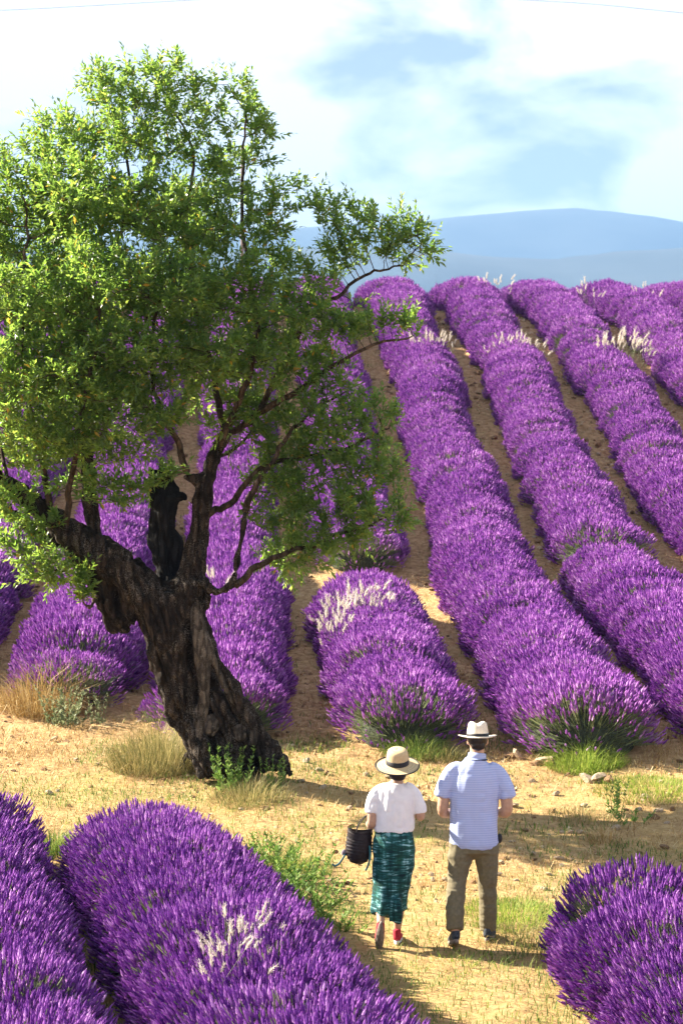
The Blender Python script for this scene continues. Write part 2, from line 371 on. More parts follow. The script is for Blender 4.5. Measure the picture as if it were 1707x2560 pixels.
# the air between
hm = bpy.data.materials.new('haze_air'); hm.use_nodes = True; hm.node_tree.nodes.clear()
ho = hm.node_tree.nodes.new('ShaderNodeOutputMaterial'); hv = hm.node_tree.nodes.new('ShaderNodeVolumePrincipled')
hv.inputs['Color'].default_value = (.215, .40, .72, 1); hv.inputs['Density'].default_value = 1.6e-4; hv.inputs['Anisotropy'].default_value = 0.0
hm.node_tree.links.new(hv.outputs[0], ho.inputs['Volume'])
x0, x1, y0, y1, z0, z1 = -9500, 9500, -300, 14500, -50, 760
hV = [(x, y, z) for x in (x0, x1) for y in (y0, y1) for z in (z0, z1)]
hF = np.array([(0, 1, 3, 2), (4, 6, 7, 5), (0, 4, 5, 1), (2, 3, 7, 6), (0, 2, 6, 4), (1, 5, 7, 3)])
haze = tag(link('haze', np_mesh('haze', hV, [hF], [hm], [0], smooth=False)), kind='stuff')

# ---------------------------------------------------------------- lavender
def head_template(sides, rings):
    V = []; 
    for k, (z, r) in enumerate(rings):
        a = np.arange(sides) * 2 * math.pi / sides + (k % 2) * math.pi / sides
        V.append(np.stack([np.cos(a) * r, np.sin(a) * r, np.full(sides, z)], -1))
    V = np.concatenate(V); k = np.arange(len(rings) - 1)[:, None] * sides; j = np.arange(sides)[None]; j2 = (j + 1) % sides
    return V, np.stack([k + j, k + j2, k + sides + j2, k + sides + j], -1).reshape(-1, 4)
HEAD_NEAR = head_template(4, [(0, .4), (.16, 1.), (.34, .68), (.54, 1.), (.74, .7), (1, .1)])
HEAD_MID = head_template(3, [(0, .5), (.4, 1.05), (.72, .8), (1, .12)])
BLADE = (np.array([[-.5, 0, 0], [.5, 0, 0], [.35, 0, .6], [-.35, 0, .6], [0, 0, 1.]]))
def bush_mesh(name, seed, n, near, wid=.74, hgt=.62, sparse=0.0, green=0.0):
    r = np.random.default_rng(seed); acc = Acc()
    ct = 1 - r.random(n) ** .9 * 1.18; ct = np.clip(ct, -.18, 1); ph = r.random(n) * 2 * math.pi; st = np.sqrt(1 - ct ** 2)
    d = np.stack([st * np.cos(ph), st * np.sin(ph), ct], -1)
    keep = (vnoise(d * 3.2 + seed * 7.1, seed) > -.62 + sparse) ; d = d[keep]
    if green: d = d[(d[:, 2] > .42) | (r.random(len(d)) > green)]
    n = len(d)
    sup = (np.abs(d[:, 0]) ** 2.25 + np.abs(d[:, 1]) ** 2.25 + np.abs(np.maximum(d[:, 2], 0)) ** 2.25 + np.minimum(d[:, 2], 0) ** 2) ** (-1 / 2.25)
    lump = sup * (1 + .09 * vnoise(d * 2.6 + seed, seed + 1) + .05 * vnoise(d * 6 + seed, seed + 2))
    Rr = lump * (.90 + .15 * r.random(n)); tip = d * np.array([wid, wid, hgt]) * Rr[:, None] + np.array([0, 0, .18])
    tip[:, 2] = np.maximum(tip[:, 2], .05 + .1 * r.random(n))
    ax = norm(d * .85 + np.array([0, 0, .55]) + r.normal(0, .16, (n, 3)))
    ln = (.065 + .04 * r.random(n)) * (1.0 if near else 1.05); wd = (.0078 + .003 * r.random(n)) * (.88 if near else 1.0)
    Bs = basis(ax, r.random(n) * 6.28); Bs[:, 0] *= wd[:, None]; Bs[:, 1] *= wd[:, None]; Bs[:, 2] *= ln[:, None]
    o = tip - ax * ln[:, None]; tint = np.clip(r.normal(.48, .27, n), 0, 1)
    TV, TF = HEAD_NEAR if near else HEAD_MID
    stamp(acc, TV, TF, Bs, o, 0, tint)
    # stems: two-piece ribbons bending from the heart of the plant to the flower head
    base = d * np.array([.16, .16, .05]) + np.array([0, 0, .12]) + r.normal(0, .04, (n, 3))
    mid = (o * .62 + base * .38) - np.array([0, 0, .02]); side = norm(np.cross(ax, r.normal(0, 1, (n, 3)))) * (.0030 if near else .0036)
    V = np.stack([mid - side, mid + side, o + side * .7, o - side * .7, base], 1).reshape(-1, 3)
    i5 = np.arange(n)[:, None] * 5
    acc.add(V, [np.hstack([i5, i5 + 1, i5 + 2, i5 + 3]), np.hstack([i5 + 4, i5 + 1, i5])], 1, np.repeat(r.random(n) * .8 + .1, 5))
    # grey-green leaves of the lower plant
    g = n // 2 if not green else int(n * .9)
    ct = 1 - r.random(g) * 1.1; ph = r.random(g) * 6.28; st = np.sqrt(np.clip(1 - ct ** 2, 0, 1)); dd = np.stack([st * np.cos(ph), st * np.sin(ph), ct], -1)
    oo = dd * np.array([wid, wid, hgt]) * (.42 + .28 * r.random(g))[:, None] + np.array([0, 0, .1]); oo[:, 2] = np.maximum(oo[:, 2], .02)
    aa = norm(dd + np.array([0, 0, .6]) + r.normal(0, .3, (g, 3))); Bb = basis(aa, r.random(g) * 6.28)
    Bb[:, 0] *= .007; Bb[:, 2] *= (.10 + .09 * r.random(g))[:, None]
    V = np.einsum('vk,nkj->nvj', BLADE, Bb) + oo[:, None]
    acc.add(V.reshape(-1, 3), [np.hstack([i5 * 0 + np.arange(g)[:, None] * 5 + q for q in (0, 1, 2, 3)]) if g == n else np.arange(g)[:, None] * 5 + np.array([0, 1, 2, 3]), np.arange(g)[:, None] * 5 + np.array([3, 2, 4])], 1, np.repeat(r.random(g) * .7, 5))
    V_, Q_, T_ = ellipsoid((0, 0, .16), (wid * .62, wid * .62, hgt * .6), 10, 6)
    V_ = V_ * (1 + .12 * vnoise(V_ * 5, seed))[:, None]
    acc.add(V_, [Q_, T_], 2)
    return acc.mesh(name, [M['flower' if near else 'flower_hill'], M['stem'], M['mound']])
NEAR = [bush_mesh('lavender_near', 100 + i, 3700, True, .76, .66, sparse=[.05, .34, .14][i]) for i in range(3)]
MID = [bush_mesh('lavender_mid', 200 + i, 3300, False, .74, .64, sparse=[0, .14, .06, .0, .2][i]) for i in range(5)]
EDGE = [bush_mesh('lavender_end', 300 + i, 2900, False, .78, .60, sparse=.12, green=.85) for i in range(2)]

def lavender_row(label, pts, group, near):
    r = np.random.default_rng(int(abs(pts[0][0]) * 1000) + 5)
    root = empty('lavender_row', (pts[0][0], pts[0][1], tz(pts[0][0], pts[0][1])))
    tag(root, label, 'lavender', group)
    for i, (x, y, s, me) in enumerate(pts):
        o = link('lavender_bush', me, root)
        z = tz(x, y)
        o.location = (x - root.location.x, y - root.location.y, z - .03 - root.location.z)
        o.rotation_euler = (r.normal(0, .03), r.normal(0, .03), r.random() * 6.28)
        o.scale = (s * (1 + r.normal(0, .04)), s * (1 + r.normal(0, .04)), s * (1 + r.normal(0, .03)))
    return root
HL = ['lavender row far left of the hill, its near end outside the picture', 'lavender row at the left edge of the hillside behind the foliage', 'lavender row crossing the hill behind the left of the crown',
      'lavender row left of the tree, its end showing at the left picture edge', 'dark violet lavender row ending just left of the trunk',
      'lavender row ending directly behind the right side of the leaning trunk', 'lavender row with white plumes ending above the woman in the straw hat',
      'lavender row ending behind the right of the man, green grass at its foot', 'lavender row running down the hill to the right picture edge, second from the man',
      'upper right lavender row with a large white plume clump', 'lavender row at the far right of the hill crest', 'lavender row beyond the last one on the right crest', 'outermost lavender row on the right of the hill']
rr = np.random.default_rng(11)
for hi, (x0, a, b_) in enumerate(HILL):
    pts = []; y = a
    amp = rr.random() * 6
    while y < b_:
        x = x0 + HILL_K * y + rr.normal(0, .04) + .05 * math.sin(y * .6 + amp)
        vis = abs(x * F / y + (0)) < 853 + 500
        s = rr.uniform(.96, 1.03) * np.interp(y, [27, 34, 45, 55, 62, 76], [1.10, 1.08, .98, .98, 1.03, 1.08]) * (1 + .09 * vnoise(np.array([[y * .75, amp, 0]]), 77)[0])
        gap = (hi == 8 and 38.6 < y < 40.1) or (hi == 6 and 36.4 < y < 39.6)
        if vis and not gap:
            if (y < a + .75 and hi in (5, 6, 7, 8)) or (hi == 8 and 40.1 <= y < 40.8) or (hi == 6 and 39.6 <= y < 40.4): pts.append((x, y, s, EDGE[hi % 2]))
            else: pts.append((x, y, s, MID[rr.integers(5)]))
        y += rr.uniform(.42, .66) * (1.0 if y < 55 else 1.25)
    if pts: lavender_row(HL[hi], pts, 'lavender rows climbing the hill', False)
FL = ['foreground lavender row at the lower left corner of the picture', 'large foreground lavender row left of the walking couple', 'foreground lavender row at the lower right corner beside the man']
for fi, (x0, k, a, b_) in enumerate(FORE):
    pts = []; y = b_
    while y > a:
        pts.append((x0 + k * y + rr.normal(0, .03), y, rr.uniform(.97, 1.04) * (np.interp(y, [14, 20], [1.14, 1.0]) if fi == 1 else 1.0), NEAR[rr.integers(3)]))
        y -= rr.uniform(.36, .55)
    lavender_row(FL[fi], pts, 'lavender rows in the foreground', True)

# ---------------------------------------------------------------- grasses, weeds, plumes
def blades(acc, base, h, lean, w, rnd, mi=0, tint=None, az=None, curve=.5):
    """n curved 3-segment blades"""
    n = len(base); az = rnd.random(n) * 6.28 if az is None else az
    hd = np.stack([np.cos(az), np.sin(az), 0 * az], -1); up = np.array([0, 0, 1.])
    side = np.stack([-np.sin(az + rnd.normal(0, .6, n)), np.cos(az), 0 * az], -1) * (w / 2)[:, None]
    p1 = base + up * (h * .55)[:, None] * np.cos(lean * .6)[:, None] + hd * (h * .5 * np.sin(lean * .6))[:, None]
    p2 = p1 + up * (h * .5 * np.cos(lean + curve * .9))[:, None] + hd * (h * .5 * np.sin(lean + curve * .9))[:, None]
    V = np.stack([base - side, base + side, p1 + side * .75, p1 - side * .75, p2], 1).reshape(-1, 3)
    i = np.arange(n)[:, None] * 5
    t = rnd.random(n) if tint is None else tint
    acc.add(V, [i + np.array([0, 1, 2, 3]), i + np.array([3, 2, 4])], mi, np.repeat(np.clip(t, 0, 1), 5))
def tuft(name, c, rad, n, h, w, material, label, cat, seed, lean=.7, group=None, squash=1.0):
    rnd = np.random.default_rng(seed); a = rnd.random(n) * 6.28; q = np.sqrt(rnd.random(n))
    off = np.stack([np.cos(a) * q * rad, np.sin(a) * q * rad * squash, 0 * a], -1)
    z = terrain(c[0] + off[:, 0], c[1] + off[:, 1]) - tz(c[0], c[1]) - .02
    off[:, 2] = z
    acc = Acc(); blades(acc, off, h * rnd.uniform(.3, 1.2, n) * (1 - .35 * q), lean * q * rnd.uniform(.4, 1.5, n) + .1, w * rnd.uniform(.7, 1.3, n), rnd, az=a + rnd.normal(0, .7, n))
    o = link(name, acc.mesh(name, [material], smooth=False), loc=(c[0], c[1], tz(c[0], c[1])))
    return tag(o, label, cat, group)
def weed(name, c, n_st, h, rad, material, label, seed, leaf=.045, group=None, flower=None):
    """leafy herb: stems with small leaves all the way up"""
    rnd = np.random.default_rng(seed); acc = Acc()
    for s in range(n_st):
        a = rnd.random() * 6.28; q = rnd.random() ** .6
        p0 = np.array([math.cos(a) * q * rad * .5, math.sin(a) * q * rad * .5, -.02]); hh = h * rnd.uniform(.55, 1.05)
        p2 = p0 + np.array([math.cos(a) * q * rad * .6, math.sin(a) * q * rad * .6, hh]); pts = spline([p0, (p0 + p2) / 2 + rnd.normal(0, .02, 3), p2], 4)
        V, Q_, T_ = tube(pts, np.linspace(.004, .0015, len(pts)), 3, caps=False); acc.add(V, [Q_], 0, .3)
        m_ = int(18 * hh / .3); tt = rnd.random(m_) * .95 + .05; k = tt * (len(pts) - 1); i0 = np.minimum(k.astype(int), len(pts) - 2); O = pts[i0] + (pts[i0 + 1] - pts[i0]) * (k - i0)[:, None]
        ax = norm(np.stack([np.cos(rnd.random(m_) * 6.28), np.sin(rnd.random(m_) * 6.28), .5 + .5 * rnd.random(m_)], -1)); B = basis(ax, rnd.random(m_) * 6.28)
        sz = leaf * (1.1 - .5 * tt) * rnd.uniform(.7, 1.3, m_); B[:, 0] *= (sz * .38)[:, None]; B[:, 2] *= sz[:, None]
        V = np.einsum('vk,nkj->nvj', BLADE, B) + O[:, None]; i = np.arange(m_)[:, None] * 5
        acc.add(V.reshape(-1, 3), [i + np.array([0, 1, 2, 3]), i + np.array([3, 2, 4])], 0, np.repeat(rnd.random(m_), 5))
    o = link(name, acc.mesh(name, [material], smooth=False), loc=(c[0], c[1], tz(c[0], c[1])))
    return tag(o, label, 'weed', group)

# the short dry grass of the track: uncountable, one object
rnd = np.random.default_rng(3); N = 120000
gx_ = rnd.uniform(-5.2, 5.2, N); gy_ = 13 + 16.5 * rnd.random(N) ** .85
ok = (row_dist(gx_, gy_) > .55) & (np.abs(gx_) < gy_ * .155 + .3)
gx_, gy_ = gx_[ok], gy_[ok]
Pp = np.stack([gx_, gy_, 0 * gx_], -1)
dens = .75 + .5 * vnoise(Pp * .9, 31) - np.clip((gy_ - 26) / 3, 0, .6)
ok = rnd.random(len(gx_)) < dens; gx_, gy_, Pp = gx_[ok], gy_[ok], Pp[ok]
gz_ = terrain(gx_, gy_)
gpatch = vnoise(Pp * np.array([.9, .9, 1]), 41) * .6 + vnoise(Pp * 2.6, 42) * .45
edge = np.clip((1.25 - row_dist(gx_, gy_)) / .5, 0, 1) * (gy_ < 22.5)
green = (gpatch * 1.25 + .04 + .5 * edge + .26 * (gy_ < 21) + .10 + rnd.normal(0, .18, len(gx_))) > .15
acc = Acc(); base = np.stack([gx_, gy_, gz_ - .005], -1)
s = ~green; n = s.sum()
blades(acc, base[s], rnd.uniform(.035, .15, n), rnd.uniform(.6, 1.5, n), rnd.uniform(.003, .0085, n), rnd, 0, curve=.6)
s = green; n = s.sum()
blades(acc, base[s], rnd.uniform(.03, .115, n) * (1 + .6 * edge[s]), rnd.uniform(.2, 1.1, n), rnd.uniform(.005, .010, n), rnd, 1, curve=.6)
tag(link('dry_grass', acc.mesh('dry_grass', [M['straw'], M['green_grass']], smooth=False)), kind='stuff', label='short dry straw and patchy green grass covering the track', cat='grass')

# sparse straw and green in the soil alleys of the hill
N = 70000; gx_ = rnd.uniform(-8, 9, N); gy_ = 26.5 + 40 * rnd.random(N) ** 1.4; ok = (row_dist(gx_, gy_) > .6) & (np.abs(gx_) < gy_ * .15)
gx_, gy_ = gx_[ok], gy_[ok]; Pp = np.stack([gx_, gy_, 0 * gx_], -1); n = len(gx_); gr = vnoise(Pp * 1.1, 55) + rnd.normal(0, .2, n) > .42
ok = gr | (rnd.random(n) < .55); gx_, gy_, gr = gx_[ok], gy_[ok], gr[ok]; acc = Acc()
base = np.stack([gx_, gy_, terrain(gx_, gy_)], -1)
blades(acc, base[~gr], rnd.uniform(.05, .16, (~gr).sum()), rnd.uniform(.8, 1.5, (~gr).sum()), rnd.uniform(.006, .012, (~gr).sum()), rnd, 0)
blades(acc, base[gr], rnd.uniform(.04, .12, gr.sum()), rnd.uniform(.2, .9, gr.sum()), rnd.uniform(.007, .013, gr.sum()), rnd, 1)
tag(link('alley_weeds', acc.mesh('alley_weeds', [M['straw'], M['green_grass']], smooth=False)), kind='stuff', label='thin straw and small weeds between the hill rows', cat='ground cover')

# named tufts and weeds
def gxy(dx, dy): g = G(dx, dy); return (g[0], g[1])
tuft('grass_tussock', gxy(365, 1768), .50, 2400, .78, .005, M['mixed_grass'], 'tall half dry grass tussock left of the tree base', 'grass', 1, 1.15)
tuft('grass_tussock', gxy(575, 1838), .40, 1200, .32, .005, M['mixed_grass'], 'dry grass tussock in front of the tree base', 'grass', 2, 1.1)
weed('green_shoots', gxy(535, 1818), 22, .50, .30, M['weed'], 'bright green leafy shoots at the foot of the trunk', 3, .06)
weed('green_shoots', gxy(628, 1822), 12, .38, .16, M['weed'], 'small green shoots at the right root of the trunk', 4, .05)
tuft('grass_tussock', gxy(95, 1640), .50, 1900, .85, .006, M['straw'], 'golden dry grass tussock in front of the small lavender bush', 'grass', 5, 1.1)
weed('leafy_weed', gxy(148, 1668), 26, .50, .40, M['greyweed'], 'grey green leafy weed below the golden dry grass', 6, .06)
weed('leafy_weed', gxy(228, 1668), 8, .48, .16, M['greyweed'], 'single upright weed right of the grey green weed', 7, .05)
tuft('grass_mound', gxy(1345, 1765), .42, 2400, .34, .006, M['lime_grass'], 'lime green grass mound at the foot of the lavender row right of the man', 'grass', 8, 1.0)
tuft('grass_mound', gxy(1500, 1820), .62, 2600, .17, .006, M['lime_grass'], 'low lime green grass patch at the right picture edge', 'grass', 9, 1.0)
tuft('grass_mound', gxy(1290, 1745), .26, 700, .24, .006, M['green_grass'], 'dark green grass mound left of the lime green one', 'grass', 18, 1.0)
tuft('grass_mound', gxy(955, 1735), .40, 1700, .34, .006, M['green_grass'], 'green grass mound at the lavender row end above the hats', 'grass', 10, 1.0)
tuft('grass_mound', gxy(1020, 1745), .28, 900, .24, .006, M['mixed_grass'], 'yellowish grass mound between the straw hat and the white hat', 'grass', 11, 1.0)
weed('leafy_weed', gxy(1410, 1870), 10, .40, .16, M['weed'], 'dark green weed in the tree shadow right of the man', 12, .05)
weed('leafy_weed', gxy(1450, 1890), 10, .16, .30, M['weed'], 'low dark weed beside the taller weed in shadow', 13, .05)
tuft('grass_tussock', gxy(1335, 1880), .34, 500, .22, .004, M['mixed_grass'], 'brown dry grass tussock in the shadow right of the man', 'grass', 14, 1.0)
tuft('grass_tussock', gxy(1385, 1935), .16, 260, .24, .005, M['straw'], 'small straw tuft above the right foreground lavender', 'grass', 15, .9)
for i, (dx, dy, n, h) in enumerate([(615, 1985, 26, .34), (660, 2030, 34, .36), (715, 2085, 30, .32), (700, 2050, 22, .24), (765, 2140, 22, .26)]):
    weed('green_weed', gxy(dx, dy), n, h, .42, M['weed'], ['uppermost green weed along the right edge of the large foreground lavender', 'second green weed along the edge of the large foreground lavender', 'lower green weed along the edge of the large foreground lavender', 'smallest green weed hidden at the edge of the large foreground lavender', 'lowest green weed between the large lavender and the woman'][i], 30 + i, .058, 'green weeds along the large foreground lavender')
tuft('tall_grass', gxy(1175, 2110), .50, 2000, .15, .006, M['lime_grass'], 'tall fresh green grass between the man and the right lavender', 'grass', 16, .6)
tuft('tall_grass', gxy(1210, 2160), .40, 900, .13, .006, M['mixed_grass'], 'darker green grass below the right lavender edge', 'grass', 17, .6)
tuft('tall_grass', gxy(130, 1960), .26, 700, .3, .007, M['green_grass'], 'green grass between the two left foreground lavender rows', 'grass', 19, .6)

tuft('grass_patch', gxy(650, 2000), .45, 1100, .16, .007, M['lime_grass'], 'fresh green grass at the upper right edge of the large foreground lavender', 'grass', 60, .9)
tuft('grass_patch', gxy(770, 2110), .45, 900, .13, .007, M['green_grass'], 'green grass patch between the large lavender and the woman', 'grass', 61, .9)
tuft('grass_patch', gxy(1060, 2215), .40, 600, .09, .006, M['lime_grass'], 'short green grass in front of the man left shoe', 'grass', 62, 1.0)
# small lavender bushes on their own
def lone_bush(c, s, me, label, seed):
    o = link('lavender_bush', me, loc=(c[0], c[1], tz(*c) - .03)); o.scale = (s, s, s); o.rotation_euler = (0, 0, seed); return tag(o, label, 'lavender')
lone_bush(gxy(150, 1622), .95, EDGE[0], 'small pale lavender bush with dry grass in front of the dark row', 1.0)
lone_bush(gxy(375, 1655), .42, EDGE[1], 'tiny lavender sprig showing left of the trunk foot', 2.0)

# white feathery plumes growing through the lavender
pl = Acc(); rnd = np.random.default_rng(77)
TV, TF = head_template(5, [(0, .3), (.15, .8), (.4, 1.0), (.7, .75), (1, .08)])
TVb = TV.copy(); TVb[:, 0] += .35 * TV[:, 2] ** 2
stamp(pl, TVb * np.array([.0115, .0115, .15]), TF, np.eye(3)[None], np.array([[0, 0, .22]]), 0, np.array([.6]))
hz = rnd.random(46); ha = rnd.random(46) * 6.28
axh = norm(np.stack([np.cos(ha), np.sin(ha), np.full(46, 1.2)], -1)); Bh = basis(axh, rnd.random(46) * 6.28); Bh[:, 0] *= .004; Bh[:, 2] *= .035
Vh = np.einsum('vk,nkj->nvj', BLADE, Bh) + np.stack([.0045 * hz ** 2 + np.cos(ha) * .01, np.sin(ha) * .01, .23 + .15 * hz], -1)[:, None]; ih = np.arange(46)[:, None] * 5
pl.add(Vh.reshape(-1, 3), [ih + np.array([0, 1, 2, 3]), ih + np.array([3, 2, 4])], 0, np.repeat(rnd.random(46), 5))
V, Q_, T_ = tube([(0, 0, -.25), (0, 0, 0), (0, 0, .24)], .002, 3, caps=False); pl.add(V, [Q_], 1, .8)
plume_me = pl.mesh('plume', [M['plume'], M['stem']])
def plumes(spots, Yd, n, label, seed, s=1.0, top=.60):
    """spots: pixel ellipse (dx, dy, rx, ry) of the clump, standing at depth Yd"""
    rnd = np.random.default_rng(seed); dx, dy, rx, ry = spots
    c0 = D(dx, dy, Yd); root = empty('white_grass', (c0[0], Yd, tz(c0[0], Yd))); tag(root, label, 'grass', 'white plume grasses in the lavender')
    for i in range(n):
        a = rnd.random() * 6.28; q = math.sqrt(rnd.random())
        p = D(dx + math.cos(a) * q * rx, dy, Yd); x = p[0]; y = Yd + rnd.uniform(-1, 1) * ry * .0117
        o = link('plume', plume_me, root); u = (x - c0[0]) / max(rx * Yd * 1.0887 / F, .05)
        o.location = (x - c0[0], y - Yd, tz(x, y) - root.location.z + top - .24 * abs(u) ** 2 + rnd.normal(-.05, .07))
        o.rotation_euler = (rnd.normal(0, .32), rnd.normal(.1, .3) + u * .5, rnd.random() * 6.28 * 0 + rnd.normal(0, .8)); k = s * rnd.uniform(.55, 1.1); o.scale = (k, k, k)
plumes((830, 1310, 95, 60), 34.0, 110, 'large white plume clump in the lavender row above the straw hat', 1, 1.15, .56)
plumes((800, 1390, 60, 30), 32.3, 26, 'smaller white plume clump below the large one in the same row', 2, 1.05, .56)
plumes((990, 800, 60, 20), 55.5, 34, 'white plume clump across the row nearest the crown on the upper hill', 3, 1.15, .56)
plumes((1180, 795, 65, 20), 55.5, 38, 'white plume clump in the middle row of the upper hill', 4, 1.15, .56)
plumes((1430, 805, 65, 24), 55.0, 60, 'dense white plume clump at the right of the upper hill', 5, 1.4, .66)
plumes((1135, 665, 40, 8), 66, 18, 'white plumes near the crest above the middle row', 6, 1.25, .66)
plumes((1350, 690, 20, 8), 64, 10, 'small white plumes near the crest right of the middle row', 7, 1.25, .66)
plumes((1480, 700, 28, 8), 63, 12, 'white plumes near the crest at the right', 8, 1.25, .66)
plumes((545, 2130, 65, 50), 16.3, 44, 'cream plume clump within the large foreground lavender', 9, .66, .86)
plumes((505, 1300, 35, 40), 35, 26, 'pale plumes seen behind the right limb of the tree', 10, 1.1, .66)

# ---------------------------------------------------------------- stones and clods, pieces of the ground
stm = simple_mat('limestone', (.20, .14, .09), (.46, .37, .26), 6, .9, .4)
clm = simple_mat('earth_clod', (.13, .07, .035), (.34, .21, .11), 9, .95, .8, bd=.02)
import bmesh
def rock(seed, material):
    r = np.random.default_rng(seed); bm = bmesh.new()
    for q in norm(r.normal(0, 1, (22, 3))) * np.array([1, .85, .6]) * r.uniform(.8, 1.05, (22, 1)): bm.verts.new(q)
    bmesh.ops.convex_hull(bm, input=bm.verts[:]); me = bpy.data.meshes.new('stone'); bm.to_mesh(me); bm.free()
    me.materials.append(material); return me
STN = [rock(i, stm) for i in range(4)]; CLD = [rock(10 + i, clm) for i in range(4)]
rnd = np.random.default_rng(91); placed = 0
cand = []
while len(cand) < 275:
    y = 21 + 30 * rnd.random() ** 1.8; x = rnd.uniform(-.15, .15) * y
    if row_dist(np.array([x]), np.array([y]))[0] > .62: cand.append((x, y, rnd.uniform(.018, .05) * (1 + (y - 21) / 22)))
for dx, dy, s in [(1250, 1755, .12), (1265, 1760, .10), (1232, 1762, .09), (1275, 1752, .08), (1370, 1795, .13), (1350, 1800, .10), (1395, 1800, .09), (1190, 1745, .10), (1172, 1742, .08), (1330, 1915, .05), (1310, 1917, .045), (1205, 1912, .04), (1290, 1918, .04), (1510, 1868, .055), (1545, 1862, .05), (1300, 1785, .05), (640, 1690, .07), (1155, 1000, .14), (890, 1790, .05), (840, 1785, .045)]:
    g = G(dx, dy); cand.append((g[0], g[1], s))
for x, y, s in cand:
    clod = rnd.random() < (.65 if s > .07 or y > 27 else .4)
    o = link('clod' if clod else 'stone', (CLD if clod else STN)[rnd.integers(4)], ground)
    o.location = (x, y, tz(x, y) + s * .25); o.rotation_euler = (rnd.normal(0, .3), rnd.normal(0, .3), rnd.random() * 6.28); o.scale = (s * rnd.uniform(.8, 1.4), s, s * rnd.uniform(.7, 1.1))

# the smaller crumbs of earth and gravel, too many to pick apart
rnd = np.random.default_rng(92); N = 16000; y = 20.5 + 48 * rnd.random(N) ** 1.5; x = rnd.uniform(-.15, .15, N) * y
cl = vnoise(np.stack([x * 1.3, y * .8, 0 * x], -1), 66)
ok = (row_dist(x, y) > .55) & ((y > 24.5) | (rnd.random(N) < .3)) & (cl + rnd.normal(0, .3, N) > .05); x, y = x[ok], y[ok]; n = len(x)
acc = Acc(); sz = rnd.uniform(.010, .032, n) * (1 + np.clip(y - 24, 0, 40) / 22)
OV = np.array([[1, 0, 0], [0, 1, 0], [-1, 0, 0], [0, -1, 0], [.15, .1, .9], [.5, .6, .45], [-.6, .35, .5]]); OF = np.array([[0, 5, 4], [0, 1, 5], [5, 1, 4], [1, 6, 4], [1, 2, 6], [6, 2, 4], [2, 3, 4], [3, 0, 4]])
Bc = basis(norm(np.stack([rnd.normal(0, .3, n), rnd.normal(0, .3, n), np.ones(n)], -1)), rnd.random(n) * 6.28) * sz[:, None, None] * rnd.uniform(.7, 1.3, (n, 3, 1))
stamp(acc, OV, OF, Bc, np.stack([x, y, terrain(x, y) - .004], -1), 0, rnd.random(n))
crumb = plant_mat('earth_crumb', [(0, (.15, .09, .05)), (.5, (.36, .24, .13)), (1, (.58, .46, .30))], trans=0, rough=.95, spec=.1)
tag(link('gravel', acc.mesh('gravel', [crumb], smooth=False), ground), kind='stuff')

# ---------------------------------------------------------------- the almond tree
TY = 26.2
tree_base = G(590, 1800); TY = float(tree_base[1])
tree = empty('almond_tree', tuple(tree_base)); tag(tree, 'old leaning almond tree with gnarled dark trunk and wide green crown', 'tree')
TB = np.array(tree_base)
PXM = TY * 1.0887 / F                                 # metres per view pixel at the tree
def CP(cx, cy, dY=0.0):                               # point from the enlarged trunk view
    return D(cx * .4687, 918.5 + cy * .4687, TY + dY) - TB
CR = .4687 * PXM
def limb(pts, sides=12, m=4):
    q = spline([(*CP(a, b_, e), r_ * CR) for a, b_, r_, e in pts], m); return tube(q[:, :3], np.maximum(q[:, 3] * .91 - .004, .008), sides)
trunk_p = [
    limb([(1030, 1830, 78, -.02), (965, 1650, 78, 0), (885, 1480, 98, 0), (840, 1300, 122, 0), (815, 1130, 150, 0), (790, 1010, 140, 0), (760, 930, 110, 0)]),
    limb([(1340, 1800, 80, .02), (1290, 1680, 58, .0), (1180, 1490, 50, -.02), (1085, 1320, 48, -.02), (1015, 1180, 52, 0), (960, 1050, 70, 0), (930, 960, 85, 0)]),
    limb([(1190, 1840, 150, .16), (1100, 1620, 120, .15), (1010, 1450, 105, .14), (930, 1300, 100, .12), (880, 1150, 100, .08)]),
    limb([(1300, 1750, 60, -.1), (1370, 1780, 50, -.14), (1420, 1840, 40, -.16)]),
    limb([(1150, 1740, 70, -.1), (1130, 1830, 70, -.25)]),
    limb([(960, 1730, 60, .3), (900, 1800, 50, .5)]),
    # left limb and its lower companion
    limb([(790, 1020, 135, 0), (680, 920, 125, -.02), (560, 800, 110, -.05), (430, 705, 92, -.08), (300, 620, 78, -.1), (180, 520, 66, -.12), (80, 440, 56, -.15), (-20, 370, 50, -.2), (-250, 190, 40, -.3), (-480, 0, 28, -.5)]),
    limb([(640, 1080, 80, .02), (540, 980, 78, .03), (450, 850, 66, .05), (360, 740, 58, .05), (240, 670, 48, .1), (110, 590, 44, .15), (0, 520, 38, .2), (-200, 380, 28, .4)]),
    limb([(600, 1120, 60, .05), (560, 1060, 56, -.02), (520, 980, 46, -.08)]),
    # right limb
    limb([(860, 1050, 110, 0), (915, 920, 98, 0), (950, 800, 84, .02), (965, 680, 70, .03), (975, 570, 64, .05), (990, 450, 64, .05), (1030, 330, 54, .05), (1075, 220, 46, .05), (1120, 150, 40, .05)]),
    limb([(990, 900, 44, .0), (1000, 985, 50, -.03), (985, 1040, 40, -.05)]),
    limb([(980, 400, 52, .02), (930, 380, 44, .0), (915, 360, 34, 0)]),
    # upright limb from the left arm
    limb([(470, 680, 50, .1), (450, 560, 52, .12), (440, 430, 46, .15), (430, 300, 38, .15), (425, 150, 30, .15), (440, 0, 24, .15)]),
    # low branch on the right
    limb([(960, 860, 44, -.05), (1010, 905, 36, -.12), (1070, 940, 30, -.2), (1130, 905, 27, -.22), (1165, 800, 24, -.2), (1185, 680, 20, -.2), (1205, 540, 15, -.2)], 8),
    limb([(850, 1120, 70, -.12), (815, 1130, 60, -.2), (790, 1190, 40, -.22)]),
]
